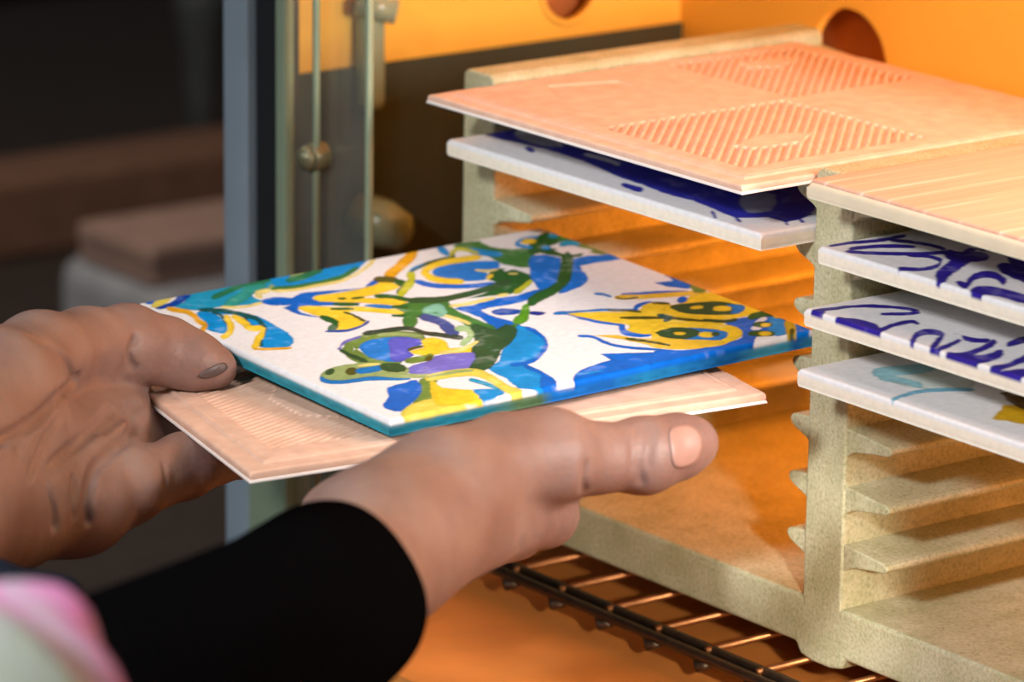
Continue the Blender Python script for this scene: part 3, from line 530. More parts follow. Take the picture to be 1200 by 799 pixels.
('dgreen2','446,432 462,443 479,445 482,416 486,388 507,398 527,409 532,391 523,361 491,322 455,287 434,271 414,255 386,221 357,189 334,171 316,166 302,173 299,190 321,215 349,243 363,271 374,298 392,321 411,345 430,377 444,407 445,423'),
('lyel2','194,188 191,173 205,166 229,165 249,162 263,158 274,152 281,144 285,132 286,116 285,97 282,75 277,48 273,24 274,4 276,-11 282,-16 293,-10 302,9 304,24 302,39 302,56 305,78 310,104 313,129 314,150 314,168 309,183 300,194 289,200 274,204 252,207 228,209 207,203'),
('olive2','202,195 201,190 217,188 242,186 263,185 277,181 287,176 296,175 300,178 301,183 295,189 284,194 270,197 249,199 224,200 206,199'),
('lyel','311,317 309,310 320,305 337,302 355,303 374,310 393,322 408,332 414,341 413,345 401,340 383,329 365,322 348,321 330,324 317,324'),
('pgreen','427,446 422,431 425,423 432,418 434,412 431,406 425,395 420,386 410,377 396,367 384,354 374,339 376,332 385,336 401,348 419,366 436,390 449,415 458,439 454,452 447,458 438,456'),
('bgreen','606,448 602,458 593,455 575,442 560,425 544,400 548,391 557,393 575,406 590,423'),
('dark','364,456 361,448 364,436 372,424 379,411 385,398 391,384 397,377 402,381 406,389 404,402 398,416 391,430 384,443 377,455 370,461'),
('navy2','420,488 408,468 400,447 396,425 397,413 405,414 417,433 424,454 429,477 428,489'),
('yellow','331,406 325,390 326,377 332,368 340,366 351,375 357,392 357,405 350,414 342,416'),
('brown','261,291 262,285 265,284 272,289 279,296 287,309 286,315 283,315 276,311 269,303'),
('cobalt','399,85 396,55 385,13 379,1 371,-2 354,-6 345,3 371,48')]
HTF = [(-0.021, -0.1386, 0.0876), (0.07183, 0.9966, 0.04045), (-0.99742, 0.07178, 0.00282), (-0.0001, -0.04055, 0.99918)]
HCF = [(-0.0277, -0.1796, 0.079), (0.25661, 0.96525, 0.04935), (-0.96591, 0.25793, -0.02237), (-0.03432, -0.04193, 0.99853)]
def held_side(u, v, ct, t):
    out = np.empty((len(u),3)); teal = lin((44,138,158)); near = lin((26,108,132)); blue = lin((20,100,180)); cyan = lin((62,150,186)); dk = lin((24,92,170)); ol = lin((70,100,70))
    stops = [(0,near),(.22,near),(.29,ol),(.34,ol),(.37,blue),(.5,dk),(.58,lin((28,112,160))),(.8,blue),(.86,cyan),(.93,cyan),(.95,dk),(1,cyan)]
    fr = np.stack([np.interp(u,[s[0] for s in stops],[s[1][c] for s in stops]) for c in range(3)],1)
    nz = vnoise(u+v, u*0+t*.12, 46, 9); left = teal[None]*(.72+.5*nz)[:,None]
    front = fr*(.75+.45*nz)[:,None]
    out = np.where((v < .004)[:,None], front, left)
    edge = np.clip(1.1-2.2*t-.5*nz,0,1)[:,None]
    return out*(1-edge*.25)+ct*edge*.25
held = slab('painted_tile', 0.1431, .0048, 440, M['paint'], HTF, None, lambda U,V: paint_field(U,V,PAINT,COLS,(228,230,235),3.2,3.0,1.2), held_side, None, .0011)
tag(held, 'tile painted with blue, yellow and green scrolls, held above bare clay tile', 'tile')
# ribbed backs of unglazed tiles
RK = {'on': [[(470, 88), (895, 88), (895, 560), (470, 560)], [(60, 590), (455, 590), (455, 930), (60, 930)]], 'off': [[(737, 195), (687, 314), (737, 407), (786, 334), (778, 218)], [(123, 731), (125, 821), (156, 879), (197, 785), (178, 717)]], 'dent': [[(85, 247), (127, 400), (182, 391), (179, 201)]]}
HK = {'on': [[(78, 105), (420, 105), (420, 640), (78, 640)], [(560, 500), (900, 500), (900, 900), (560, 900)]], 'off': [[(184, 421), (226, 502), (292, 280), (255, 246), (200, 284)]], 'dent': []}
def ribs(spec, S, d, period, inset):
    dl = math.hypot(*d); nx, ny = -d[1]/dl, d[0]/dl
    def hf(U, V):
        Um, Vm = U*1000, V*1000; m = np.zeros(U.shape)
        for p in spec['on']: m = np.maximum(m, np.clip(.5-sd_poly(Um,Vm,p)/5,0,1))
        for p in spec['off']: m = np.minimum(m, np.clip(.5+sd_poly(Um,Vm,p)/5,0,1))
        ph = (U*nx+V*ny)*S/period; s = np.clip(.5+1.1*np.sin(2*math.pi*ph),0,1)
        h = -m*.00085*(1-s)
        for p in spec['dent']: h -= .0005*np.clip(.5-sd_poly(Um,Vm,p)/5,0,1)
        e = np.minimum(np.minimum(U,1-U),np.minimum(V,1-V))*S
        h -= .0007*np.clip((inset-e)/.0010+.5,0,1)        # lowered rim round the back
        h -= .0003*np.clip(1-abs(e-inset-.0016)/.0007,0,1)
        h += .00022*(vnoise(U,V,40,11)-.5)
        return h
    return hf
white_side = lambda u,v,ct,t: np.tile(lin((236,226,220)) if t > .55 else lin((226,190,168)), (len(u),1))
def glaze_under(tile, S, th, t):
    g = slab('glaze_layer', S+.0006, t, 24, M['white_glaze'], er=.0005)
    g.parent = tile; g.location = (-.0003,-.0003,-th+.0001); g['label'] = 'white glaze on the underside'
hk = slab('unglazed_tile', 0.1518, .0030, 380, M['biscuit'], HCF, None, None, None, ribs(HK,0.1518,(.119,.062),.0026,.006), .0007)
tag(hk, 'bare clay tile, ribbed back up, carried in both hands under the painted tile', 'tile'); glaze_under(hk, 0.1518, .0030, .0009)
rk = slab('unglazed_tile', .149, .0026, 440, M['biscuit'], None, (-.1573,-.0270,.1410), None, None, ribs(RK,.149,(-1,1),.00275,.0055), .0007)
tag(rk, 'bare pink clay tile with ribbed back on top of the rack, left bay', 'tile'); glaze_under(rk, .149, .0026, .0009)
sk = slab('unglazed_tile', .147, .0020, 120, M['streak'], None, (.0110,-.0187,.1450), None, None, None, .0010)
tag(sk, 'thick pink clay slab with whitish streaks on top of the right bay', 'tile')
g = slab('glaze_layer', .1484, .0050, 60, M['cream_glaze'], er=.0018); g.parent = sk; g.location = (-.0007,-.0007,-.0006); g['label'] = 'cream glaze on edge and underside'
BC = dict(blu=(46,48,166), ink=(48,34,146), wht=(206,208,224), gry_shade=(150,154,176), pgr=(206,216,212), teal=(150,200,212), tbl=(108,172,200), ylw=(216,170,30), brn=(96,72,30))
T2 = [
('blu','-10,97 -42,120 -66,148 -71,169 -57,185 -19,189 32,187 89,182 148,176 202,176 256,179 317,182 380,185 443,187 503,189 552,188 599,187 656,183 703,195 714,266 725,331 774,322 832,283 889,235 935,184 953,137 952,102 931,100 904,101 891,72 872,44 832,46 787,57 748,63 713,68 686,64 660,61 625,63 588,68 552,72 516,76 483,77 447,80 400,91 353,102 316,106 282,107 246,109 210,111 179,109 150,105 121,101 94,96 72,90 49,87 20,88'),
('wht','27,152 43,144 57,149 68,162 87,169 123,163 168,151 195,146 192,154 174,167 136,182 90,195 50,201 29,194 16,180 15,165'),
('wht','270,148 282,140 302,139 324,141 345,142 364,141 382,138 392,139 388,146 376,155 359,160 340,163 320,164 299,163 276,161 264,156'),
('gry_shade','758,149 735,180 729,207 739,231 766,236 815,197 859,148 869,111 855,92 808,113'),  # grey shade painted in among the blue strokes
('gry_shade','42,145 61,165 102,177 156,162 193,141 168,126 121,119 73,128'),  # second patch of shade painted into the tile colour
('blu','523,41 539,30 556,26 572,26 586,26 594,28 599,30 596,36 587,48 572,57 564,59 560,57 553,56 540,55 523,56 516,51'),
('blu','156,84 172,74 184,69 196,68 199,70 194,79 179,89 166,94 155,96 151,93'),
('blu','799,46 806,38 821,28 840,16 852,8 856,9 849,16 834,27 815,39 802,46'),
('blu','868,46 877,39 888,33 900,27 907,26 907,29 899,36 888,43 875,48 868,50'),
('blu','919,125 927,117 941,106 960,94 972,87 976,87 968,95 954,105 936,118 923,125'),
('blu','912,160 920,153 938,142 959,130 973,124 975,126 966,134 949,145 927,156 913,163')]
r_ = np.random.RandomState(5)
T2 = T2+[('blu',' '.join('%d,%d'%q for q in [(x0_,y0_),(x0_+130,y0_+40),(x0_+240,y0_+10),(x0_+230,y0_+60),(x0_+110,y0_+95),(x0_+10,y0_+50)])) for x0_ in (40,340,640) for y0_ in (330,520,720)]
TI1 = [
('ink','8,18 16,14 20,24 22,41 25,59 30,73 36,88 41,106 43,132 43,162 40,185 33,194 25,198 22,179 21,150 20,123 15,106 9,91 4,76 1,59 -1,41 1,27'),
('ink','62,14 71,9 83,13 95,24 108,36 121,51 136,68 149,86 162,106 174,126 182,144 183,158 175,174 151,192 132,194 109,192 87,187 66,178 46,166 35,154 41,146 50,141 66,147 86,159 106,168 128,173 151,174 167,173 162,178 162,174 161,162 154,145 142,124 129,105 115,87 101,70 88,55 75,42 62,31 57,21'),
('ink','51,32 60,28 66,42 72,66 80,88 93,107 109,125 117,141 111,150 102,156 87,146 70,128 57,108 49,85 43,61 43,42'),
('ink','217,9 226,3 237,6 247,14 255,25 259,37 260,52 258,67 249,84 235,103 213,124 196,131 182,132 170,129 158,122 147,111 143,101 149,92 158,86 169,91 180,101 191,108 203,110 214,110 221,107 222,106 230,96 236,83 238,70 237,56 233,44 226,34 215,26 211,18'),
('ink','188,234 174,231 176,218 192,189 209,161 224,135 239,108 255,83 271,59 286,38 304,22 338,-6 343,4 342,12 330,29 319,46 306,66 292,92 277,118 261,146 244,174 223,200'),
('ink','246,215 223,228 207,224 196,207 185,194 174,191 162,191 161,183 170,164 197,144 214,135 228,135 242,140 253,153 264,170 263,191'),
('ink','356,26 374,12 386,5 398,3 404,11 390,32 375,51 366,64 362,76 361,88 363,97 370,101 381,102 391,100 398,96 408,89 416,84 426,82 413,99 402,110 384,125 363,136 347,140 334,139 325,133 322,122 324,107 330,88 345,65 361,46 366,40 363,40 354,41 351,37'),
('ink','417,5 437,-6 449,-6 454,4 462,12 471,16 483,18 496,20 511,19 529,18 543,20 548,30 549,43 542,58 524,80 507,88 499,86 499,75 495,68 484,67 468,68 451,69 437,67 424,64 413,60 405,51 399,40 402,26'),
('ink','306,177 336,154 358,142 377,139 399,135 426,128 455,119 468,122 462,140 433,165 404,181 374,190 346,198 323,202 302,206 296,198'),
('ink','265,242 312,283 396,293 499,211 563,130 502,132 402,164 316,201'),
('ink','179,240 208,229 216,241 210,271 211,294 226,309 249,320 253,341 231,375 192,403 162,409 137,397 119,379 118,349 125,315 144,280')]
TI2 = [
('ink','29,-9 35,-11 37,-7 37,3 38,14 41,29 45,45 46,59 40,66 33,69 27,60 23,43 20,28 19,17 19,7 22,-1'),
('ink','32,-12 42,-17 47,-17 49,-11 50,-5 50,1 49,7 44,14 34,25 25,27 22,27 23,21 23,16 22,11 21,5 23,-2'),
('ink','31,51 38,48 45,59 52,79 61,97 71,111 84,124 96,135 109,144 121,151 132,155 140,157 146,157 138,164 139,162 139,154 136,143 127,128 115,112 109,98 114,91 121,87 132,96 145,113 153,128 156,139 156,149 151,159 133,173 125,173 115,171 104,167 92,160 79,151 67,140 54,127 43,113 35,94 28,74 26,58'),
('ink','101,-20 127,-36 142,-42 150,-38 158,-34 166,-29 172,-25 181,-21 196,-20 213,-20 218,-12 209,7 182,27 161,35 143,35 126,33 115,30 108,25 101,20 92,16 84,13 87,2'),
('ink','211,-5 217,-6 214,8 207,30 201,51 199,68 199,83 201,93 206,96 213,94 216,95 215,100 205,108 196,113 187,116 180,112 177,101 177,85 180,67 186,46 193,23 202,4'),
('ink','318,-15 316,-7 308,5 293,22 284,35 280,46 278,56 280,64 287,70 298,72 302,72 298,74 309,56 324,35 342,14 358,-4 371,-16 385,-24 382,-16 374,-4 359,12 347,26 335,43 321,64 293,93 271,102 257,99 249,93 246,83 249,69 256,51 271,30 289,9 304,-5'),
('ink','378,-20 385,-22 384,-9 378,13 371,34 364,54 355,74 340,97 315,112 302,113 321,89 333,90 352,90 369,93 378,102 384,112 384,123 377,134 367,139 360,135 354,124 346,117 330,114 311,114 299,113 324,89 334,89 331,93 332,89 340,71 347,52 354,31 360,9 368,-10'),
('ink','397,-4 410,-13 421,-15 431,-11 438,-4 440,7 438,20 435,35 430,54 424,76 417,96 406,114 393,129 384,137 371,145 374,136 377,130 383,125 388,116 394,99 400,77 405,58 408,44 409,32 408,23 402,17 393,13 390,7'),
('ink','410,-2 430,-16 446,-20 460,-17 472,-12 480,-4 486,6 488,20 484,39 477,60 466,80 447,99 435,102 434,92 441,72 444,56 442,45 437,36 430,29 419,25 406,22 402,14'),
('ink','534,-32 552,-44 566,-46 576,-40 585,-32 590,-21 592,-9 595,2 600,11 607,20 606,33 594,50 577,61 566,60 559,51 553,41 549,29 547,17 544,7 536,0 525,-6 524,-16'),
('ink','520,-10 532,-15 539,-11 541,3 541,20 535,43 527,69 519,93 511,115 504,135 494,151 481,166 472,167 473,157 481,138 488,116 496,93 504,67 510,46 510,30 508,17 510,4'),
('ink','422,126 432,124 431,138 425,163 423,183 430,194 443,200 448,210 441,222 427,232 412,232 399,225 390,212 392,190 399,163 409,141')]
TI3 = [
('pgr','101,96 97,141 109,194 113,237 129,265 177,262 231,241 273,207 298,170 289,144 265,122 243,100 211,85 152,82'),
('teal','103,96 124,85 137,95 144,118 151,140 157,161 164,181 160,202 143,224 122,235 109,228 103,208 97,187 90,164 83,141 86,118'),
('teal','136,86 151,77 167,79 183,88 199,94 215,96 231,96 239,101 234,111 219,122 203,127 186,127 169,124 152,118 135,109 129,98'),
('tbl','266,3 271,1 271,9 268,22 266,36 263,51 262,66 263,81 268,97 277,114 285,130 294,144 304,158 308,169 303,177 296,181 286,174 277,161 267,146 259,130 250,113 245,97 244,80 245,65 248,50 250,35 254,22 259,10'),
('ylw','468,68 451,91 435,120 420,137 413,150 421,161 440,168 466,172 495,167 525,145 545,119 539,101 523,88 508,85 492,83 480,72'),
('brn','349,201 350,229 379,244 446,214 502,177 489,162 448,160 394,177')]
def blue_tile(S, loc, shapes, label, side_c=(242,233,216)):
    def sf(u, v, ct, t):
        base = np.tile(lin(side_c), (len(u),1)); a = np.clip(.55-2.2*t,0,1); return base*(1-a)+ct*a
    o = slab('glazed_tile', S, .0051, 300, M['blue'], None, loc, lambda U,V: paint_field(U,V,shapes,BC,(232,232,236),4.0,2.6), sf, None, .0010)
    return tag(o, label, 'tile', 'glazed tiles slotted in the rack')
blue_tile(.149, (-.1573,-.0195,.1254), T2, 'white tile with broad dark blue brushwork below the ribbed clay tile')
blue_tile(.146, (.0115,-.0155,.1254), TI1, 'uppermost white tile in the right bay, with looped violet blue strokes')
blue_tile(.146, (.0115,-.0200,.1082), TI2, 'middle white tile in the right bay, with curly violet blue script')
blue_tile(.146, (.0115,-.0218,.0910), TI3, 'lowest white tile in the right bay, faint turquoise marks and a yellow patch')
# ------------------------------------------------------------------ hands
def cone(p, a, b, ra, rb):
    a = np.asarray(a,np.float32); b = np.asarray(b,np.float32); ba = b-a; L = float(ba@ba)
    t = np.clip(((p-a)@ba)/L,0,1); q = p-a-t[...,None]*ba
    return np.sqrt((q*q).sum(-1))-(ra+(rb-ra)*t)
def smin(a, b, k):
    h = np.clip(.5+.5*(b-a)/k,0,1); return b+(a-b)*h-k*h*(1-h)
def hand_field(p, prims):
    d = None
    for pts, k in prims:
        for a, b in zip(pts[:-1],pts[1:]):
            c = cone(p,a[:3],b[:3],a[3],b[3]); d = c if d is None else smin(d,c,k if a is pts[0] else .004)
    return d
def carve(p, d, creases):
    for pts, rad in creases:
        m = None
        for a, b in zip(pts[:-1],pts[1:]):
            c = cone(p,a,b,rad,rad); m = c if m is None else np.minimum(m,c)
        k = .0012; h = np.clip(.5-.5*(d+m)/k,0,1); d = d*(1-h)+(-m)*h+k*h*(1-h)
    return d
def press(p, d):
    """flesh gives way to the clay tile it grips"""
    N, a, b, c = [np.asarray(q,np.float32) for q in HCF]; v = p-N; hs = 0.1518/2; hz = .0021
    q = np.stack([np.abs(v@a-hs)-hs-.0004, np.abs(v@b-hs)-hs-.0004, np.abs(v@c+.0019)-hz],-1)
    bx = np.sqrt((np.maximum(q,0)**2).sum(-1))+np.minimum(q.max(-1),0)
    return np.maximum(d, .0002-bx)
def surface_nets(lo, hi, h, fn):
    lo = np.asarray(lo); n = np.ceil((np.asarray(hi)-lo)/h).astype(int)+1
    ax_ = [lo[i]+h*np.arange(n[i]) for i in range(3)]
    B = 8; nb = (n+B-1)//B; n = nb*B; ax_ = [lo[i]+h*np.arange(n[i]) for i in range(3)]
    D = np.empty(tuple(n),np.float32)
    bc = np.stack(np.meshgrid(*[lo[i]+h*(np.arange(nb[i])*B+(B-1)/2) for i in range(3)],indexing='ij'),-1).reshape(-1,3).astype(np.float32)
    dc = fn(bc); bi = np.stack(np.unravel_index(np.arange(len(bc)),tuple(nb)),1)
    D.reshape(nb[0],B,nb[1],B,nb[2],B).transpose(0,2,4,1,3,5)[...] = dc.reshape(nb[0],nb[1],nb[2],1,1,1)
    live = np.flatnonzero(np.abs(dc) < h*B*.87*1.25+.003); st = np.stack(np.meshgrid(*[np.arange(B)]*3,indexing='ij'),-1).reshape(-1,3)
    for c0 in range(0,len(live),400):
        b_ = bi[live[c0:c0+400]]; q = (b_[:,None]*B+st[None]).reshape(-1,3)
        D[q[:,0],q[:,1],q[:,2]] = fn((lo+h*q).astype(np.float32))
    s = D < 0; cnt = np.zeros(tuple(n-1),np.int8)
    for i in (0,1):
        for j in (0,1):
            for k in (0,1): cnt += s[i:n[0]-1+i,j:n[1]-1+j,k:n[2]-1+k]
    act = np.argwhere((cnt > 0) & (cnt < 8)); acc = np.zeros((len(act),3)); num = np.zeros(len(act))
    cs = [(i,j,k) for i in (0,1) for j in (0,1) for k in (0,1)]
    for a in cs:
        for b in cs:
            if a < b and sum(abs(x-y) for x,y in zip(a,b)) == 1:
                pa = act+a; pb = act+b; da = D[pa[:,0],pa[:,1],pa[:,2]]; db = D[pb[:,0],pb[:,1],pb[:,2]]
                m = (da < 0) != (db < 0); t = np.where(m, da/np.where(m,da-db,1), 0)
                acc += m[:,None]*(np.array(a)+t[:,None]*(np.array(b)-np.array(a))); num += m
    V = lo+h*(act+acc/num[:,None]); ids = -np.ones(tuple(n-1),int); ids[tuple(act.T)] = np.arange(len(act)); F = []
    for d in range(3):
        u, v = (d+1)%3, (d+2)%3; sl0 = [slice(None)]*3; sl1 = [slice(None)]*3; sl0[d] = slice(0,-1); sl1[d] = slice(1,None)
        e = s[tuple(sl0)] != s[tuple(sl1)]; pos = np.argwhere(e); pos = pos[(pos[:,u] > 0) & (pos[:,v] > 0) & (pos[:,u] < n[u]-1) & (pos[:,v] < n[v]-1)]
        du = np.zeros(3,int); du[u] = 1; dv = np.zeros(3,int); dv[v] = 1
        g = lambda q: ids[q[:,0],q[:,1],q[:,2]]
        f = np.stack([g(pos-du-dv),g(pos-dv),g(pos),g(pos-du)],1); inside = s[pos[:,0],pos[:,1],pos[:,2]]
        f[~inside] = f[~inside][:,::-1]; F.append(f)
    return V, np.concatenate(F)
HL = [([(-0.0242, -0.2977, 0.0805, 0.026), (-0.0536, -0.2588, 0.0819, 0.024)], 0.01), ([(-0.0482, -0.2633, 0.0748, 0.017), (-0.0571, -0.2352, 0.0684, 0.013), (-0.0677, -0.2083, 0.0642, 0.0112)], 0.016), ([(-0.0584, -0.2587, 0.0771, 0.016), (-0.0864, -0.1923, 0.0669, 0.0112)], 0.016), ([(-0.0636, -0.2556, 0.08, 0.016), (-0.1077, -0.1763, 0.0696, 0.0115)], 0.016), ([(-0.0685, -0.2527, 0.0818, 0.016), (-0.1237, -0.165, 0.0733, 0.0115)], 0.016), ([(-0.0582, -0.261, 0.0904, 0.019), (-0.0755, -0.2296, 0.0969, 0.0178), (-0.0953, -0.2036, 0.0985, 0.0116)], 0.014), ([(-0.0953, -0.2035, 0.0988, 0.0116), (-0.1072, -0.1812, 0.0958, 0.0102), (-0.1117, -0.1644, 0.093, 0.0104), (-0.1112, -0.1519, 0.0887, 0.0092), (-0.1055, -0.145, 0.0856, 0.0078), (-0.1025, -0.1403, 0.0838, 0.0055)], 0.006), ([(-0.0677, -0.2083, 0.0642, 0.0105), (-0.0864, -0.1923, 0.0669, 0.0108), (-0.1077, -0.1763, 0.0696, 0.011), (-0.1237, -0.165, 0.0733, 0.0108)], 0.012), ([(-0.0677, -0.2083, 0.0642, 0.0105), (-0.0688, -0.1919, 0.0661, 0.0096), (-0.0794, -0.1668, 0.0652, 0.0087), (-0.0921, -0.1386, 0.0625, 0.0078), (-0.1026, -0.1168, 0.0581, 0.0068)], 0.005), ([(-0.0864, -0.1923, 0.0669, 0.011), (-0.1291, -0.1321, 0.0555, 0.0093), (-0.1331, -0.1097, 0.0563, 0.0086), (-0.1457, -0.0859, 0.0512, 0.0075)], 0.005), ([(-0.1077, -0.1763, 0.0696, 0.0112), (-0.1455, -0.1241, 0.0605, 0.0098), (-0.1638, -0.0907, 0.055, 0.0088), (-0.1739, -0.0666, 0.051, 0.0076)], 0.005), ([(-0.1237, -0.165, 0.0733, 0.011), (-0.1772, -0.1112, 0.0601, 0.0095), (-0.1907, -0.0821, 0.0578, 0.0086), (-0.201, -0.0594, 0.0547, 0.0076)], 0.005)]
HR = [([(0.1287, -0.2943, 0.0906, 0.019), (0.0739, -0.2241, 0.0797, 0.0198), (0.053, -0.1961, 0.0816, 0.018)], 0.01), ([(0.053, -0.1961, 0.0816, 0.0175), (0.0405, -0.1672, 0.0876, 0.016), (0.0357, -0.1431, 0.0907, 0.012), (0.0366, -0.1285, 0.09, 0.0116)], 0.012), ([(0.0517, -0.1899, 0.0801, 0.015), (0.0406, -0.1548, 0.0767, 0.01), (0.0299, -0.1249, 0.0718, 0.0084)], 0.01), ([(0.0387, -0.1832, 0.0759, 0.0145), (0.0001, -0.1129, 0.0601, 0.01)], 0.014), ([(0.0281, -0.181, 0.0739, 0.015), (-0.0213, -0.1084, 0.0562, 0.01)], 0.014), ([(0.0194, -0.1829, 0.0759, 0.0105), (0.0065, -0.1587, 0.0724, 0.012), (-0.038, -0.1136, 0.0554, 0.01)], 0.01), ([(0.0366, -0.1285, 0.09, 0.0113), (0.0375, -0.1149, 0.0872, 0.0088), (0.0388, -0.0987, 0.0855, 0.0097), (0.0393, -0.0874, 0.0863, 0.0082), (0.0392, -0.0824, 0.0863, 0.0068)], 0.006), ([(0.0299, -0.1249, 0.0718, 0.0082), (-0.0107, -0.0906, 0.0653, 0.0086), (-0.0503, -0.0718, 0.0705, 0.0078), (-0.0697, -0.0693, 0.0719, 0.0068)], 0.004), ([(0.0001, -0.1129, 0.0601, 0.0098), (-0.0508, -0.0773, 0.0596, 0.0086), (-0.0846, -0.066, 0.0694, 0.008), (-0.1025, -0.0667, 0.0706, 0.007)], 0.004), ([(-0.0213, -0.1084, 0.0562, 0.0098), (-0.075, -0.076, 0.0568, 0.0086), (-0.1053, -0.0678, 0.0688, 0.0078), (-0.1185, -0.0708, 0.0702, 0.0068)], 0.004), ([(-0.038, -0.1136, 0.0554, 0.0095), (-0.0824, -0.0905, 0.0577, 0.0078), (-0.1053, -0.0848, 0.0689, 0.007), (-0.1186, -0.0846, 0.0703, 0.006)], 0.004)]
CRL = [([(-0.0699, -0.2206, 0.1123), (-0.0709, -0.2183, 0.1113), (-0.0738, -0.2141, 0.1093), (-0.0755, -0.2108, 0.1075), (-0.076, -0.2088, 0.1057), (-0.0765, -0.2069, 0.1038), (-0.0774, -0.205, 0.1016), (-0.0784, -0.2034, 0.0992), (-0.0799, -0.2018, 0.0967), (-0.0816, -0.2004, 0.0946)], 0.00154), ([(-0.0835, -0.1981, 0.0943), (-0.0816, -0.2007, 0.0935), (-0.066, -0.2124, 0.0967), (-0.0591, -0.2189, 0.0971), (-0.0565, -0.223, 0.0964), (-0.0531, -0.2276, 0.096), (-0.0482, -0.2335, 0.0963), (-0.0417, -0.241, 0.0972), (-0.0368, -0.2478, 0.0978), (-0.0339, -0.2522, 0.098)], 0.00224), ([(-0.0952, -0.175, 0.0796), (-0.0949, -0.1744, 0.0787), (-0.0942, -0.1739, 0.0776), (-0.0925, -0.1745, 0.0767), (-0.0872, -0.1781, 0.077), (-0.0803, -0.1833, 0.0778), (-0.0769, -0.1866, 0.0775), (-0.0721, -0.1914, 0.078), (-0.0683, -0.196, 0.0783), (-0.0648, -0.2002, 0.0784), (-0.0618, -0.2039, 0.0782), (-0.0592, -0.2072, 0.0777), (-0.057, -0.21, 0.0768), (-0.0548, -0.2123, 0.0752), (-0.053, -0.2141, 0.0732), (-0.0517, -0.2152, 0.0712), (-0.051, -0.2157, 0.0691), (-0.0508, -0.2155, 0.067), (-0.0509, -0.2153, 0.0654)], 0.00182), ([(-0.0874, -0.184, 0.0829), (-0.0813, -0.1904, 0.0832), (-0.0741, -0.1983, 0.0832), (-0.0669, -0.2064, 0.0833), (-0.0602, -0.2142, 0.0834), (-0.0541, -0.2216, 0.0835), (-0.0484, -0.2279, 0.0836), (-0.0449, -0.2311, 0.0833), (-0.0436, -0.232, 0.0824), (-0.0428, -0.2323, 0.0811), (-0.0421, -0.2324, 0.079), (-0.0421, -0.2318, 0.0764), (-0.0422, -0.2313, 0.0741), (-0.0422, -0.231, 0.0721), (-0.0423, -0.2309, 0.0704), (-0.0425, -0.2307, 0.0692)], 0.00182), ([(-0.0535, -0.218, 0.0771), (-0.0522, -0.219, 0.076), (-0.0504, -0.2203, 0.0745), (-0.0492, -0.2213, 0.0729), (-0.0485, -0.2216, 0.0713), (-0.0483, -0.2215, 0.0696), (-0.0483, -0.2213, 0.0684)], 0.00112), ([(-0.1009, -0.1671, 0.0784), (-0.0992, -0.1692, 0.0786), (-0.0971, -0.1719, 0.0788), (-0.0936, -0.176, 0.0791), (-0.0827, -0.1856, 0.0814), (-0.0772, -0.1923, 0.0817), (-0.0732, -0.1971, 0.0819)], 0.00126), ([(-0.1, -0.1692, 0.0973), (-0.0997, -0.1699, 0.0967), (-0.0992, -0.1709, 0.0959), (-0.0988, -0.1717, 0.095), (-0.0988, -0.1719, 0.0939), (-0.0991, -0.1717, 0.0925), (-0.0996, -0.1712, 0.0913), (-0.1001, -0.1704, 0.0902), (-0.1006, -0.1694, 0.0893), (-0.1009, -0.1687, 0.0886)], 0.0013), ([(-0.0634, -0.215, 0.099), (-0.0589, -0.2199, 0.0988), (-0.0555, -0.2249, 0.0974), (-0.0508, -0.2306, 0.0963), (-0.0444, -0.237, 0.0956), (-0.038, -0.2432, 0.0947), (-0.0346, -0.2468, 0.0937)], 0.00112), ([(-0.0642, -0.1829, 0.072), (-0.0622, -0.1841, 0.0705), (-0.0607, -0.1848, 0.0681), (-0.0605, -0.1848, 0.066)], 0.00084), ([(-0.0649, -0.2128, 0.0936), (-0.0588, -0.2188, 0.0932), (-0.0537, -0.225, 0.0915), (-0.047, -0.2317, 0.0904), (-0.0405, -0.2373, 0.0895), (-0.0359, -0.2415, 0.0879), (-0.0337, -0.2437, 0.0865)], 0.00098)]
CRR = [([(0.0427, -0.1015, 0.0953), (0.0439, -0.1028, 0.0945), (0.0453, -0.1043, 0.0932), (0.0463, -0.1054, 0.0917), (0.047, -0.1063, 0.0901), (0.0475, -0.107, 0.0883), (0.0477, -0.1073, 0.0865), (0.0476, -0.107, 0.0846), (0.0472, -0.1065, 0.0826), (0.0468, -0.1059, 0.0812)], 0.00084), ([(0.0423, -0.104, 0.0952), (0.0434, -0.1053, 0.0944), (0.0448, -0.107, 0.0931), (0.0459, -0.1083, 0.0916), (0.0468, -0.1091, 0.0898), (0.0473, -0.1094, 0.0877), (0.0474, -0.1093, 0.0861)], 0.0007), ([(0.0459, -0.1241, 0.0815), (0.048, -0.1262, 0.0841), (0.049, -0.1268, 0.0865), (0.0493, -0.1266, 0.0887), (0.0494, -0.1263, 0.0902)], 0.00098), ([(0.0439, -0.1002, 0.0949), (0.0449, -0.1011, 0.0941), (0.0461, -0.1022, 0.0929), (0.0471, -0.1032, 0.0915), (0.0478, -0.104, 0.0898), (0.0482, -0.1047, 0.0878), (0.0483, -0.1049, 0.0863)], 0.0007)]
def bounds(H):
    A = np.array([p for ch,_ in H for p in ch]); m = A[:,3].max()+.004
    return A[:,:3].min(0)-m, A[:,:3].max(0)+m
person = tag(empty('person', (-.10,-.25,.02)), 'person in black sleeves holding out two stacked tiles with both hands', 'person')
Vs, Fs, off = [], [], 0
for H, K in ((HL,CRL),(HR,CRR)):
    lo, hi = bounds(H)
    V, F = surface_nets(lo, hi, .00080, lambda p: press(p,carve(p,hand_field(p,H),K)))
    Vs.append(V); Fs.append(F+off); off += len(V)
me = bpy.data.meshes.new('body'); me.from_pydata(np.concatenate(Vs).tolist(), [], np.concatenate(Fs).tolist())
body = part('body', me, M['skin'], person, smooth=True)
md = body.modifiers.new('smooth','SMOOTH'); md.factor = .5; md.iterations = 2
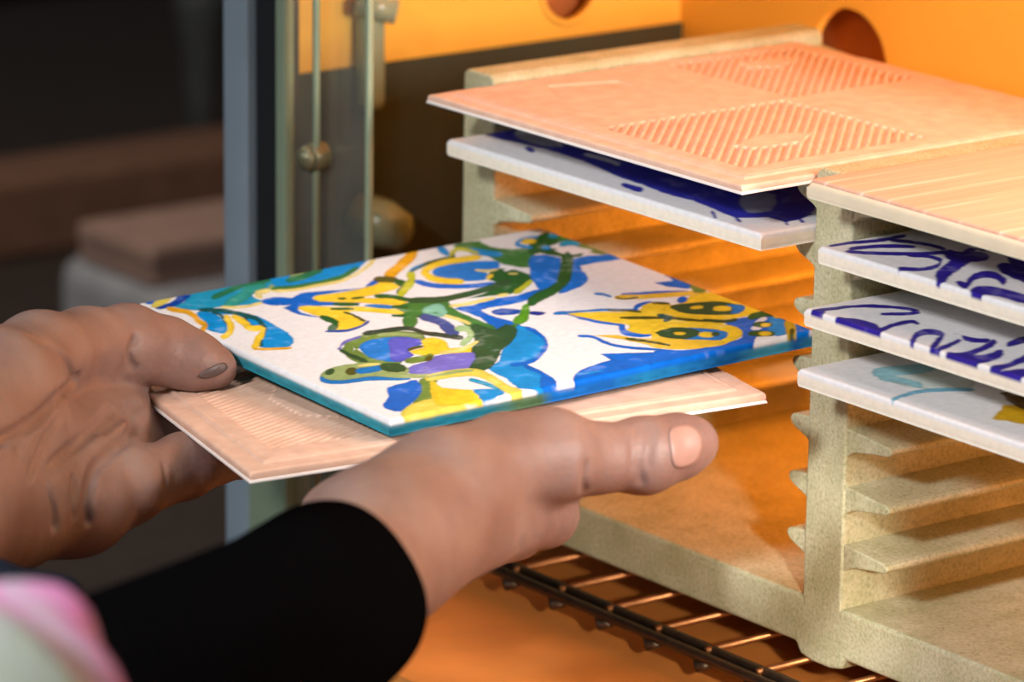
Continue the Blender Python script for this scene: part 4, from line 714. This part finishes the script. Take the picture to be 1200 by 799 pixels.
def nail_mesh(data):
    V, m, n = data; F = []
    for k in range(n-1):
        for j in range(m): F.append((k*m+j,k*m+(j+1)%m,(k+1)*m+(j+1)%m,(k+1)*m+j))
    me = bpy.data.meshes.new('thumbnail'); me.from_pydata(V, [], F)
    bm = bmesh.new(); bm.from_mesh(me); bmesh.ops.remove_doubles(bm, verts=bm.verts, dist=1e-6); bmesh.ops.recalc_face_normals(bm, faces=bm.faces); return bm
for dat, mt, lb in ((([(0.04832, -0.09277, 0.08933), (0.04832, -0.09277, 0.08933), (0.04832, -0.09277, 0.08933), (0.04832, -0.09277, 0.08933), (0.04832, -0.09277, 0.08933), (0.04832, -0.09277, 0.08933), (0.04832, -0.09277, 0.08933), (0.04832, -0.09277, 0.08933), (0.04832, -0.09277, 0.08933), (0.04832, -0.09277, 0.08933), (0.04832, -0.09277, 0.08933), (0.04832, -0.09277, 0.08933), (0.04832, -0.09277, 0.08933), (0.04832, -0.09277, 0.08933), (0.04832, -0.09277, 0.08933), (0.04832, -0.09277, 0.08933), (0.04832, -0.09277, 0.08933), (0.04832, -0.09277, 0.08933), (0.04832, -0.09277, 0.08933), (0.04832, -0.09277, 0.08933), (0.04832, -0.09277, 0.08933), (0.04832, -0.09277, 0.08933), (0.04832, -0.09277, 0.08933), (0.04832, -0.09277, 0.08933), (0.04832, -0.09277, 0.08933), (0.04832, -0.09277, 0.08933), (0.04832, -0.09277, 0.08933), (0.04832, -0.09277, 0.08933), (0.04832, -0.09277, 0.08933), (0.04832, -0.09277, 0.08933), (0.04832, -0.09277, 0.08933), (0.04832, -0.09277, 0.08933), (0.04804, -0.0934, 0.09012), (0.04799, -0.09324, 0.09019), (0.04796, -0.09303, 0.09022), (0.04795, -0.0928, 0.09021), (0.04794, -0.0926, 0.09019), (0.04795, -0.0924, 0.09015), (0.04797, -0.09221, 0.09009), (0.04801, -0.09203, 0.09001), (0.04805, -0.0919, 0.0899), (0.0481, -0.09181, 0.08977), (0.04817, -0.09175, 0.08961), (0.04823, -0.09173, 0.08944), (0.0483, -0.09174, 0.08927), (0.04836, -0.09182, 0.0891), (0.04842, -0.09195, 0.08893), (0.04848, -0.0921, 0.08876), (0.04852, -0.09225, 0.08863), (0.04855, -0.09241, 0.08855), (0.04858, -0.09259, 0.08849), (0.0486, -0.09278, 0.08847), (0.04862, -0.09295, 0.08846), (0.04863, -0.09313, 0.08847), (0.04864, -0.09332, 0.0885), (0.04864, -0.09348, 0.08856), (0.04863, -0.0936, 0.08865), (0.04859, -0.09365, 0.0888), (0.04853, -0.09366, 0.08898), (0.04846, -0.09364, 0.08918), (0.04838, -0.09361, 0.08938), (0.0483, -0.09359, 0.08958), (0.04821, -0.09356, 0.08979), (0.04812, -0.09351, 0.08998), (0.0477, -0.09399, 0.09088), (0.04758, -0.09364, 0.09102), (0.0475, -0.0932, 0.09107), (0.04747, -0.09276, 0.09106), (0.04748, -0.09235, 0.09102), (0.04751, -0.09197, 0.09095), (0.04757, -0.0916, 0.09083), (0.04766, -0.09127, 0.09067), (0.04782, -0.09106, 0.09049), (0.04794, -0.0909, 0.09024), (0.04809, -0.09079, 0.08992), (0.04822, -0.09075, 0.08958), (0.04835, -0.09079, 0.08925), (0.04846, -0.09093, 0.0889), (0.04852, -0.09112, 0.08852), (0.0486, -0.0914, 0.08818), (0.04867, -0.09169, 0.08791), (0.04872, -0.092, 0.08774), (0.04876, -0.09235, 0.08763), (0.04879, -0.09271, 0.08757), (0.04883, -0.09307, 0.08756), (0.04886, -0.09344, 0.08758), (0.0489, -0.09382, 0.08765), (0.04892, -0.09416, 0.08777), (0.04892, -0.09442, 0.08797), (0.04887, -0.09455, 0.08827), (0.04877, -0.09458, 0.08864), (0.04863, -0.09454, 0.08905), (0.04848, -0.09448, 0.08943), (0.0483, -0.09443, 0.08983), (0.0481, -0.09436, 0.09025), (0.04788, -0.09422, 0.09062), (0.04729, -0.09451, 0.09162), (0.04707, -0.09396, 0.09181), (0.04694, -0.09329, 0.09188), (0.0469, -0.09262, 0.09187), (0.04691, -0.09203, 0.09181), (0.04698, -0.09148, 0.09171), (0.0471, -0.09094, 0.09155), (0.04731, -0.09051, 0.09134), (0.0475, -0.09016, 0.09105), (0.04771, -0.08993, 0.09067), (0.04795, -0.08978, 0.09021), (0.04816, -0.08973, 0.0897), (0.04835, -0.08978, 0.0892), (0.04851, -0.08999, 0.08868), (0.04859, -0.09028, 0.0881), (0.04869, -0.09067, 0.08758), (0.04876, -0.09108, 0.08717), (0.0488, -0.09152, 0.08689), (0.04884, -0.09203, 0.08672), (0.04888, -0.09257, 0.08664), (0.04894, -0.0931, 0.08662), (0.049, -0.09366, 0.08666), (0.04908, -0.09425, 0.08677), (0.04915, -0.0948, 0.08696), (0.04918, -0.09521, 0.08728), (0.04914, -0.09543, 0.08774), (0.04901, -0.0955, 0.08831), (0.04882, -0.09546, 0.08892), (0.04859, -0.09537, 0.0895), (0.04832, -0.09528, 0.09009), (0.04798, -0.09515, 0.0907), (0.04761, -0.0949, 0.09124), (0.0468, -0.09497, 0.09232), (0.0464, -0.09414, 0.09254), (0.04626, -0.09329, 0.09264), (0.0462, -0.0924, 0.09263), (0.04624, -0.09161, 0.09256), (0.04636, -0.0909, 0.09244), (0.04655, -0.09021, 0.09224), (0.04685, -0.08965, 0.09197), (0.04713, -0.08921, 0.09159), (0.04745, -0.08893, 0.0911), (0.04778, -0.08875, 0.09049), (0.04809, -0.08869, 0.08982), (0.04833, -0.08876, 0.08914), (0.04853, -0.08903, 0.08844), (0.04869, -0.08945, 0.08769), (0.04873, -0.0899, 0.08696), (0.04877, -0.09041, 0.0864), (0.04879, -0.09096, 0.08602), (0.04882, -0.09162, 0.08578), (0.04881, -0.09229, 0.08564), (0.04888, -0.093, 0.08562), (0.04899, -0.09376, 0.08568), (0.04913, -0.09457, 0.08583), (0.04931, -0.09537, 0.08613), (0.04937, -0.09594, 0.08655), (0.04934, -0.09626, 0.08718), (0.04921, -0.09638, 0.08795), (0.04902, -0.09638, 0.0888), (0.04873, -0.09627, 0.08958), (0.0483, -0.09611, 0.09034), (0.04782, -0.0959, 0.09114), (0.04728, -0.09553, 0.09184), (0.04615, -0.0953, 0.09297), (0.04565, -0.09427, 0.09324), (0.04538, -0.09312, 0.09333), (0.04532, -0.09201, 0.09332), (0.04545, -0.0911, 0.09327), (0.04563, -0.09024, 0.09313), (0.04591, -0.0894, 0.09289), (0.04626, -0.08868, 0.09254), (0.04669, -0.0882, 0.09211), (0.04713, -0.08789, 0.0915), (0.04759, -0.08769, 0.09075), (0.04798, -0.08763, 0.08992), (0.04829, -0.08772, 0.08908), (0.04852, -0.08804, 0.0882), (0.04863, -0.0885, 0.08723), (0.0487, -0.08908, 0.08632), (0.0487, -0.08966, 0.08559), (0.04868, -0.09032, 0.0851), (0.04862, -0.09106, 0.08476), (0.04866, -0.09193, 0.0846), (0.04875, -0.09283, 0.08458), (0.0489, -0.09379, 0.08466), (0.04911, -0.09485, 0.08487), (0.04936, -0.09586, 0.08525), (0.04946, -0.09659, 0.08579), (0.04946, -0.09702, 0.08659), (0.04937, -0.09723, 0.08759), (0.04911, -0.09721, 0.08863), (0.04875, -0.09708, 0.0896), (0.04827, -0.09692, 0.09058), (0.04759, -0.0966, 0.09156), (0.04687, -0.0961, 0.09241), (0.04543, -0.09557, 0.09358), (0.04476, -0.09427, 0.09388), (0.04439, -0.09286, 0.09398), (0.04434, -0.09155, 0.09398), (0.04447, -0.09043, 0.09391), (0.04478, -0.08947, 0.09377), (0.04515, -0.0885, 0.0935), (0.04563, -0.08768, 0.0931), (0.04613, -0.08708, 0.09257), (0.04665, -0.0867, 0.09185), (0.0472, -0.08648, 0.09095), (0.04769, -0.08641, 0.08995), (0.04808, -0.08654, 0.08895), (0.04841, -0.08696, 0.08791), (0.04862, -0.08758, 0.08678), (0.04859, -0.08818, 0.08564), (0.04853, -0.08883, 0.08475), (0.04839, -0.08953, 0.08411), (0.04834, -0.09043, 0.08371), (0.0483, -0.09141, 0.08349), (0.0484, -0.09248, 0.08346), (0.0486, -0.09366, 0.08357), (0.04897, -0.09501, 0.08386), (0.04923, -0.0962, 0.08431), (0.04944, -0.09715, 0.08499), (0.04953, -0.09774, 0.08598), (0.04941, -0.09798, 0.08718), (0.04912, -0.09798, 0.08844), (0.0487, -0.09784, 0.08961), (0.04813, -0.09764, 0.09078), (0.04734, -0.09727, 0.09196), (0.04636, -0.09658, 0.09294)], 32, 7),'nail',None),(([(-0.09657, -0.14528, 0.0852), (-0.09657, -0.14528, 0.0852), (-0.09657, -0.14528, 0.0852), (-0.09657, -0.14528, 0.0852), (-0.09657, -0.14528, 0.0852), (-0.09657, -0.14528, 0.0852), (-0.09657, -0.14528, 0.0852), (-0.09657, -0.14528, 0.0852), (-0.09657, -0.14528, 0.0852), (-0.09657, -0.14528, 0.0852), (-0.09657, -0.14528, 0.0852), (-0.09657, -0.14528, 0.0852), (-0.09657, -0.14528, 0.0852), (-0.09657, -0.14528, 0.0852), (-0.09657, -0.14528, 0.0852), (-0.09657, -0.14528, 0.0852), (-0.09657, -0.14528, 0.0852), (-0.09657, -0.14528, 0.0852), (-0.09657, -0.14528, 0.0852), (-0.09657, -0.14528, 0.0852), (-0.09657, -0.14528, 0.0852), (-0.09657, -0.14528, 0.0852), (-0.09657, -0.14528, 0.0852), (-0.09657, -0.14528, 0.0852), (-0.09668, -0.14614, 0.08506), (-0.09667, -0.14607, 0.08513), (-0.09664, -0.14591, 0.08523), (-0.09662, -0.14571, 0.08532), (-0.0966, -0.14552, 0.08539), (-0.09658, -0.14533, 0.08545), (-0.09656, -0.14513, 0.08551), (-0.09655, -0.14494, 0.08554), (-0.09654, -0.14479, 0.08554), (-0.09653, -0.14469, 0.0855), (-0.09658, -0.14459, 0.08541), (-0.09658, -0.14456, 0.08532), (-0.09658, -0.14457, 0.08525), (-0.09658, -0.14462, 0.08518), (-0.09659, -0.1447, 0.08512), (-0.0966, -0.14482, 0.08506), (-0.09661, -0.14494, 0.08501), (-0.09662, -0.14508, 0.08496), (-0.09664, -0.14524, 0.08492), (-0.09665, -0.14541, 0.08489), (-0.09667, -0.14557, 0.08489), (-0.09669, -0.14573, 0.0849), (-0.09666, -0.14595, 0.08495), (-0.09668, -0.14609, 0.085), (-0.09685, -0.14695, 0.08489), (-0.09681, -0.14682, 0.08505), (-0.09675, -0.14651, 0.08524), (-0.09668, -0.14612, 0.08543), (-0.09663, -0.14575, 0.08558), (-0.0966, -0.14537, 0.0857), (-0.09657, -0.14496, 0.0858), (-0.09655, -0.14457, 0.08587), (-0.09655, -0.14427, 0.08587), (-0.09659, -0.14403, 0.08577), (-0.09658, -0.14391, 0.08562), (-0.09658, -0.14386, 0.08545), (-0.09657, -0.14387, 0.0853), (-0.09657, -0.14397, 0.08517), (-0.09657, -0.14415, 0.08505), (-0.09658, -0.14437, 0.08493), (-0.0966, -0.14462, 0.08483), (-0.09663, -0.14491, 0.08474), (-0.09666, -0.14523, 0.08466), (-0.0967, -0.14557, 0.0846), (-0.09674, -0.14587, 0.08458), (-0.09679, -0.1462, 0.0846), (-0.09685, -0.14655, 0.08467), (-0.09689, -0.14682, 0.08476), (-0.09713, -0.1477, 0.08469), (-0.09701, -0.14754, 0.08495), (-0.09689, -0.1471, 0.08524), (-0.09677, -0.14652, 0.08553), (-0.09669, -0.14596, 0.08576), (-0.09664, -0.1454, 0.08594), (-0.09661, -0.14478, 0.08609), (-0.0966, -0.14418, 0.08618), (-0.09666, -0.14368, 0.08616), (-0.09665, -0.14338, 0.08603), (-0.09662, -0.1432, 0.08582), (-0.09658, -0.14314, 0.08557), (-0.09656, -0.14318, 0.08535), (-0.09656, -0.14332, 0.08516), (-0.09658, -0.14358, 0.08497), (-0.0966, -0.14392, 0.08479), (-0.09661, -0.1443, 0.08464), (-0.09665, -0.14472, 0.08451), (-0.0967, -0.14521, 0.08438), (-0.09677, -0.1457, 0.08429), (-0.09685, -0.14616, 0.08426), (-0.09693, -0.14664, 0.08429), (-0.09703, -0.14715, 0.08438), (-0.09711, -0.14755, 0.08451), (-0.09743, -0.14843, 0.08448), (-0.09731, -0.14819, 0.08481), (-0.09707, -0.14765, 0.08523), (-0.09689, -0.1469, 0.08562), (-0.09677, -0.14617, 0.08593), (-0.0967, -0.14542, 0.08618), (-0.09667, -0.14457, 0.08637), (-0.09669, -0.14376, 0.08648), (-0.09677, -0.14309, 0.08645), (-0.09673, -0.14271, 0.08629), (-0.09665, -0.1425, 0.08602), (-0.09658, -0.14243, 0.0857), (-0.09654, -0.14248, 0.08541), (-0.09653, -0.14269, 0.08515), (-0.09654, -0.14304, 0.0849), (-0.0966, -0.14347, 0.08465), (-0.09666, -0.14395, 0.08445), (-0.0967, -0.14452, 0.08427), (-0.09678, -0.14517, 0.0841), (-0.09688, -0.14582, 0.08398), (-0.09699, -0.14642, 0.08393), (-0.09712, -0.14705, 0.08397), (-0.09727, -0.14772, 0.08408), (-0.0974, -0.14823, 0.08425), (-0.09779, -0.14912, 0.08425), (-0.09762, -0.14884, 0.08467), (-0.09729, -0.14818, 0.0852), (-0.09705, -0.14726, 0.0857), (-0.09689, -0.14634, 0.0861), (-0.0968, -0.14541, 0.0864), (-0.09678, -0.14434, 0.08664), (-0.09689, -0.14327, 0.08674), (-0.09692, -0.14248, 0.08673), (-0.09685, -0.14201, 0.08654), (-0.09675, -0.14175, 0.0862), (-0.09666, -0.14167, 0.0858), (-0.09659, -0.14174, 0.08544), (-0.09655, -0.14201, 0.08513), (-0.09655, -0.14246, 0.08482), (-0.0966, -0.14302, 0.08452), (-0.0967, -0.1436, 0.08425), (-0.09678, -0.1443, 0.08402), (-0.09688, -0.14511, 0.08381), (-0.09702, -0.14591, 0.08365), (-0.09718, -0.14665, 0.08358), (-0.09736, -0.14743, 0.08363), (-0.09758, -0.14824, 0.08375), (-0.09776, -0.14887, 0.08396), (-0.09822, -0.14976, 0.08399), (-0.098, -0.14944, 0.0845), (-0.09757, -0.14867, 0.08516), (-0.09725, -0.14759, 0.08577), (-0.09704, -0.1465, 0.08625), (-0.09694, -0.14537, 0.08661), (-0.09694, -0.14408, 0.08689), (-0.09709, -0.14277, 0.08701), (-0.09712, -0.14183, 0.08699), (-0.09706, -0.14126, 0.08676), (-0.09694, -0.14094, 0.08635), (-0.09681, -0.14085, 0.08587), (-0.09671, -0.14096, 0.08545), (-0.09664, -0.1413, 0.08508), (-0.09661, -0.14186, 0.08472), (-0.09665, -0.14253, 0.08437), (-0.09675, -0.14325, 0.08405), (-0.0969, -0.14405, 0.08375), (-0.09703, -0.14501, 0.0835), (-0.09721, -0.14598, 0.0833), (-0.09742, -0.14685, 0.08322), (-0.09766, -0.14777, 0.08326), (-0.09795, -0.14872, 0.08341), (-0.09818, -0.14946, 0.08365)], 24, 7),'dirty_nail','grey clay-stained thumbnail')):
    o = part('thumbnail', nail_mesh(dat), M[mt], person, smooth=True); s_ = o.modifiers.new('thick','SOLIDIFY'); s_.thickness = .0004; s_.offset = 0
    if lb: o['label'] = lb
def sleeve_mesh(path, r_out, thick, n=72):
    """tube with an open cuff at the last point"""
    bm = bmesh.new(); P = [Vector(p) for p in path]; rings = []
    seq = [(p,r) for p,r in zip(P,r_out)]
    t = (P[-1]-P[-2]).normalized()
    seq += [(P[-1]+t*.0008,r_out[-1]-thick*.5),(P[-1],r_out[-1]-thick),(P[-1]-t*.022,r_out[-1]-thick)]
    for i,(p,r) in enumerate(seq):
        tt = t if i >= len(P)-1 else (P[min(i+1,len(P)-1)]-P[max(i-1,0)]).normalized()
        a = tt.cross(Vector((0,0,1))).normalized(); b = tt.cross(a).normalized(); row = []
        for k in range(n):
            an = 2*math.pi*k/n; rr = r*(1+.018*math.sin(3*an+i*1.3)+.012*math.sin(5*an-i*.9))
            row.append(bm.verts.new(p+rr*(a*math.cos(an)+b*math.sin(an))))
        rings.append(row)
    for r0,r1 in zip(rings[:-1],rings[1:]):
        for k in range(n): bm.faces.new((r0[k],r0[(k+1)%n],r1[(k+1)%n],r1[k]))
    bm.faces.new(rings[0][::-1]); bmesh.ops.recalc_face_normals(bm, faces=bm.faces); return bm
part('sleeve', sleeve_mesh([(0.1949, -0.394, 0.1012),(0.1779, -0.3661, 0.0992),(0.1548, -0.3296, 0.0957),(0.1304, -0.2954, 0.0909),(0.1059, -0.2616, 0.0857),(0.08, -0.2291, 0.0815)],[.031,.0295,.028,.0268,.0255,.0243],.0022), M['sleeve'], person, smooth=True)
# shirt front and the other sleeve, far out at the lower left
def cloth(prims, lo, hi, amp, seed, name, mat, label):
    rr = np.random.RandomState(seed)
    def fn(p):
        d = hand_field(p, prims); return d+amp*np.sin(p[...,0]*170+p[...,2]*120+seed)*np.sin(p[...,1]*110-p[...,2]*150)+amp*.6*np.sin(p[...,0]*310-p[...,1]*240)
    V, F = surface_nets(lo, hi, .0025, fn); me = bpy.data.meshes.new(name); me.from_pydata(V.tolist(), [], F.tolist())
    o = part(name, me, mat, person, smooth=True); o['label'] = label; return o
SH = [([(0.256, -0.4343, 0.1378)+(.034,),(0.2454, -0.4138, 0.1383)+(.0205,),(0.2371, -0.4051, 0.1441)+(.0135,)],.01),([(0.2333, -0.4264, 0.1457)+(.022,),(0.2313, -0.4107, 0.1486)+(.0105,),(0.2324, -0.4003, 0.1493)+(.0085,)],.01)]
lo, hi = bounds(SH); cloth(SH, lo-.006, hi+.006, .0009, 2, 'shirt', M['tiedye'], 'blurred grey shirt cloth dyed pink')
SN = [([(0.0132, -0.3186, 0.077)+(.026,),(0.0133, -0.2856, 0.0739)+(.0105,),(0.0124, -0.2632, 0.0695)+(.0065,)],.01)]
lo, hi = bounds(SN); cloth(SN, lo-.006, hi+.006, .0006, 4, 'sleeve', M['navy'], 'dark navy cuff below the wrist')
# ------------------------------------------------------------------ bench and clay things behind the cabinet
bench = finish('workbench', box_bm((-1.75,-.10,-.20),(-.42,1.25,-.165)), M['bench'], bevel=.004)
tag(bench, 'dark workbench behind the cabinet, out of focus', 'bench')
pl = (-1.0991, 0.4748, -0.1214)
tag(finish('plank', box_bm((pl[0]-.06,-.09,-.165),(pl[0],1.2,pl[2]-.0)), M['plank'], bevel=.004), 'brown wooden beam lying along the dark workbench', 'plank')
sc = (-0.8097, 0.2896, -0.0851)
blk = finish('plaster_block', box_bm((sc[0]-.085,sc[1]-.004,-.165),(sc[0]+.012,sc[1]+.13,sc[2]-.020)), M['plaster'], bevel=.012, segs=4)
tag(blk, 'pale grey plaster block under two clay slabs, out of focus', 'block')
tag(finish('clay_slab', box_bm((sc[0]-.068,sc[1],sc[2]-.020),(sc[0],sc[1]+.12,sc[2]-.010)), M['clay_slab'], bevel=.002), 'lower of two clay slabs on the grey plaster block', 'slab', 'clay slabs on the bench')
tag(finish('clay_slab', box_bm((sc[0]-.066,sc[1]-.002,sc[2]-.010),(sc[0]+.002,sc[1]+.118,sc[2])), M['clay_slab'], bevel=.002), 'upper of two clay slabs on the grey plaster block', 'slab', 'clay slabs on the bench')
jr = (-1.1655, 0.5509, -0.0615)
bm = tube_bm([(jr[0],jr[1],-.165),(jr[0],jr[1],-.10),(jr[0],jr[1],jr[2]-.01),(jr[0],jr[1],jr[2]+.012),(jr[0],jr[1],jr[2]+.02)],[.010,.010,.012,.016,.015],24)
tag(finish('lamp_post', bm, M['bin'], smooth=True), 'grey knob-topped post in the dark at the upper left', 'post')
bn = (-0.5159, 0.1011, -0.1079)
bm = bmesh.new(); z0, z1 = -1.0, (-0.691, 0.1995, -0.1385)[2]
for (hx,hy,z) in ((.08,.05,z0),(.10,.065,z1)):
    for sx,sy in ((-1,-1),(1,-1),(1,1),(-1,1)): bm.verts.new((bn[0]-.02+sx*hx,bn[1]-.29+sy*hy,z))
v = list(bm.verts)
for i in range(4): bm.faces.new((v[i],v[(i+1)%4],v[4+(i+1)%4],v[4+i]))
bm.faces.new(v[0:4][::-1])
o = finish('waste_bin', bm, M['bin']); sm = o.modifiers.new('thick','SOLIDIFY'); sm.thickness = .006
tag(o, 'dark grey tapered bin in shadow below the left hand', 'bin')
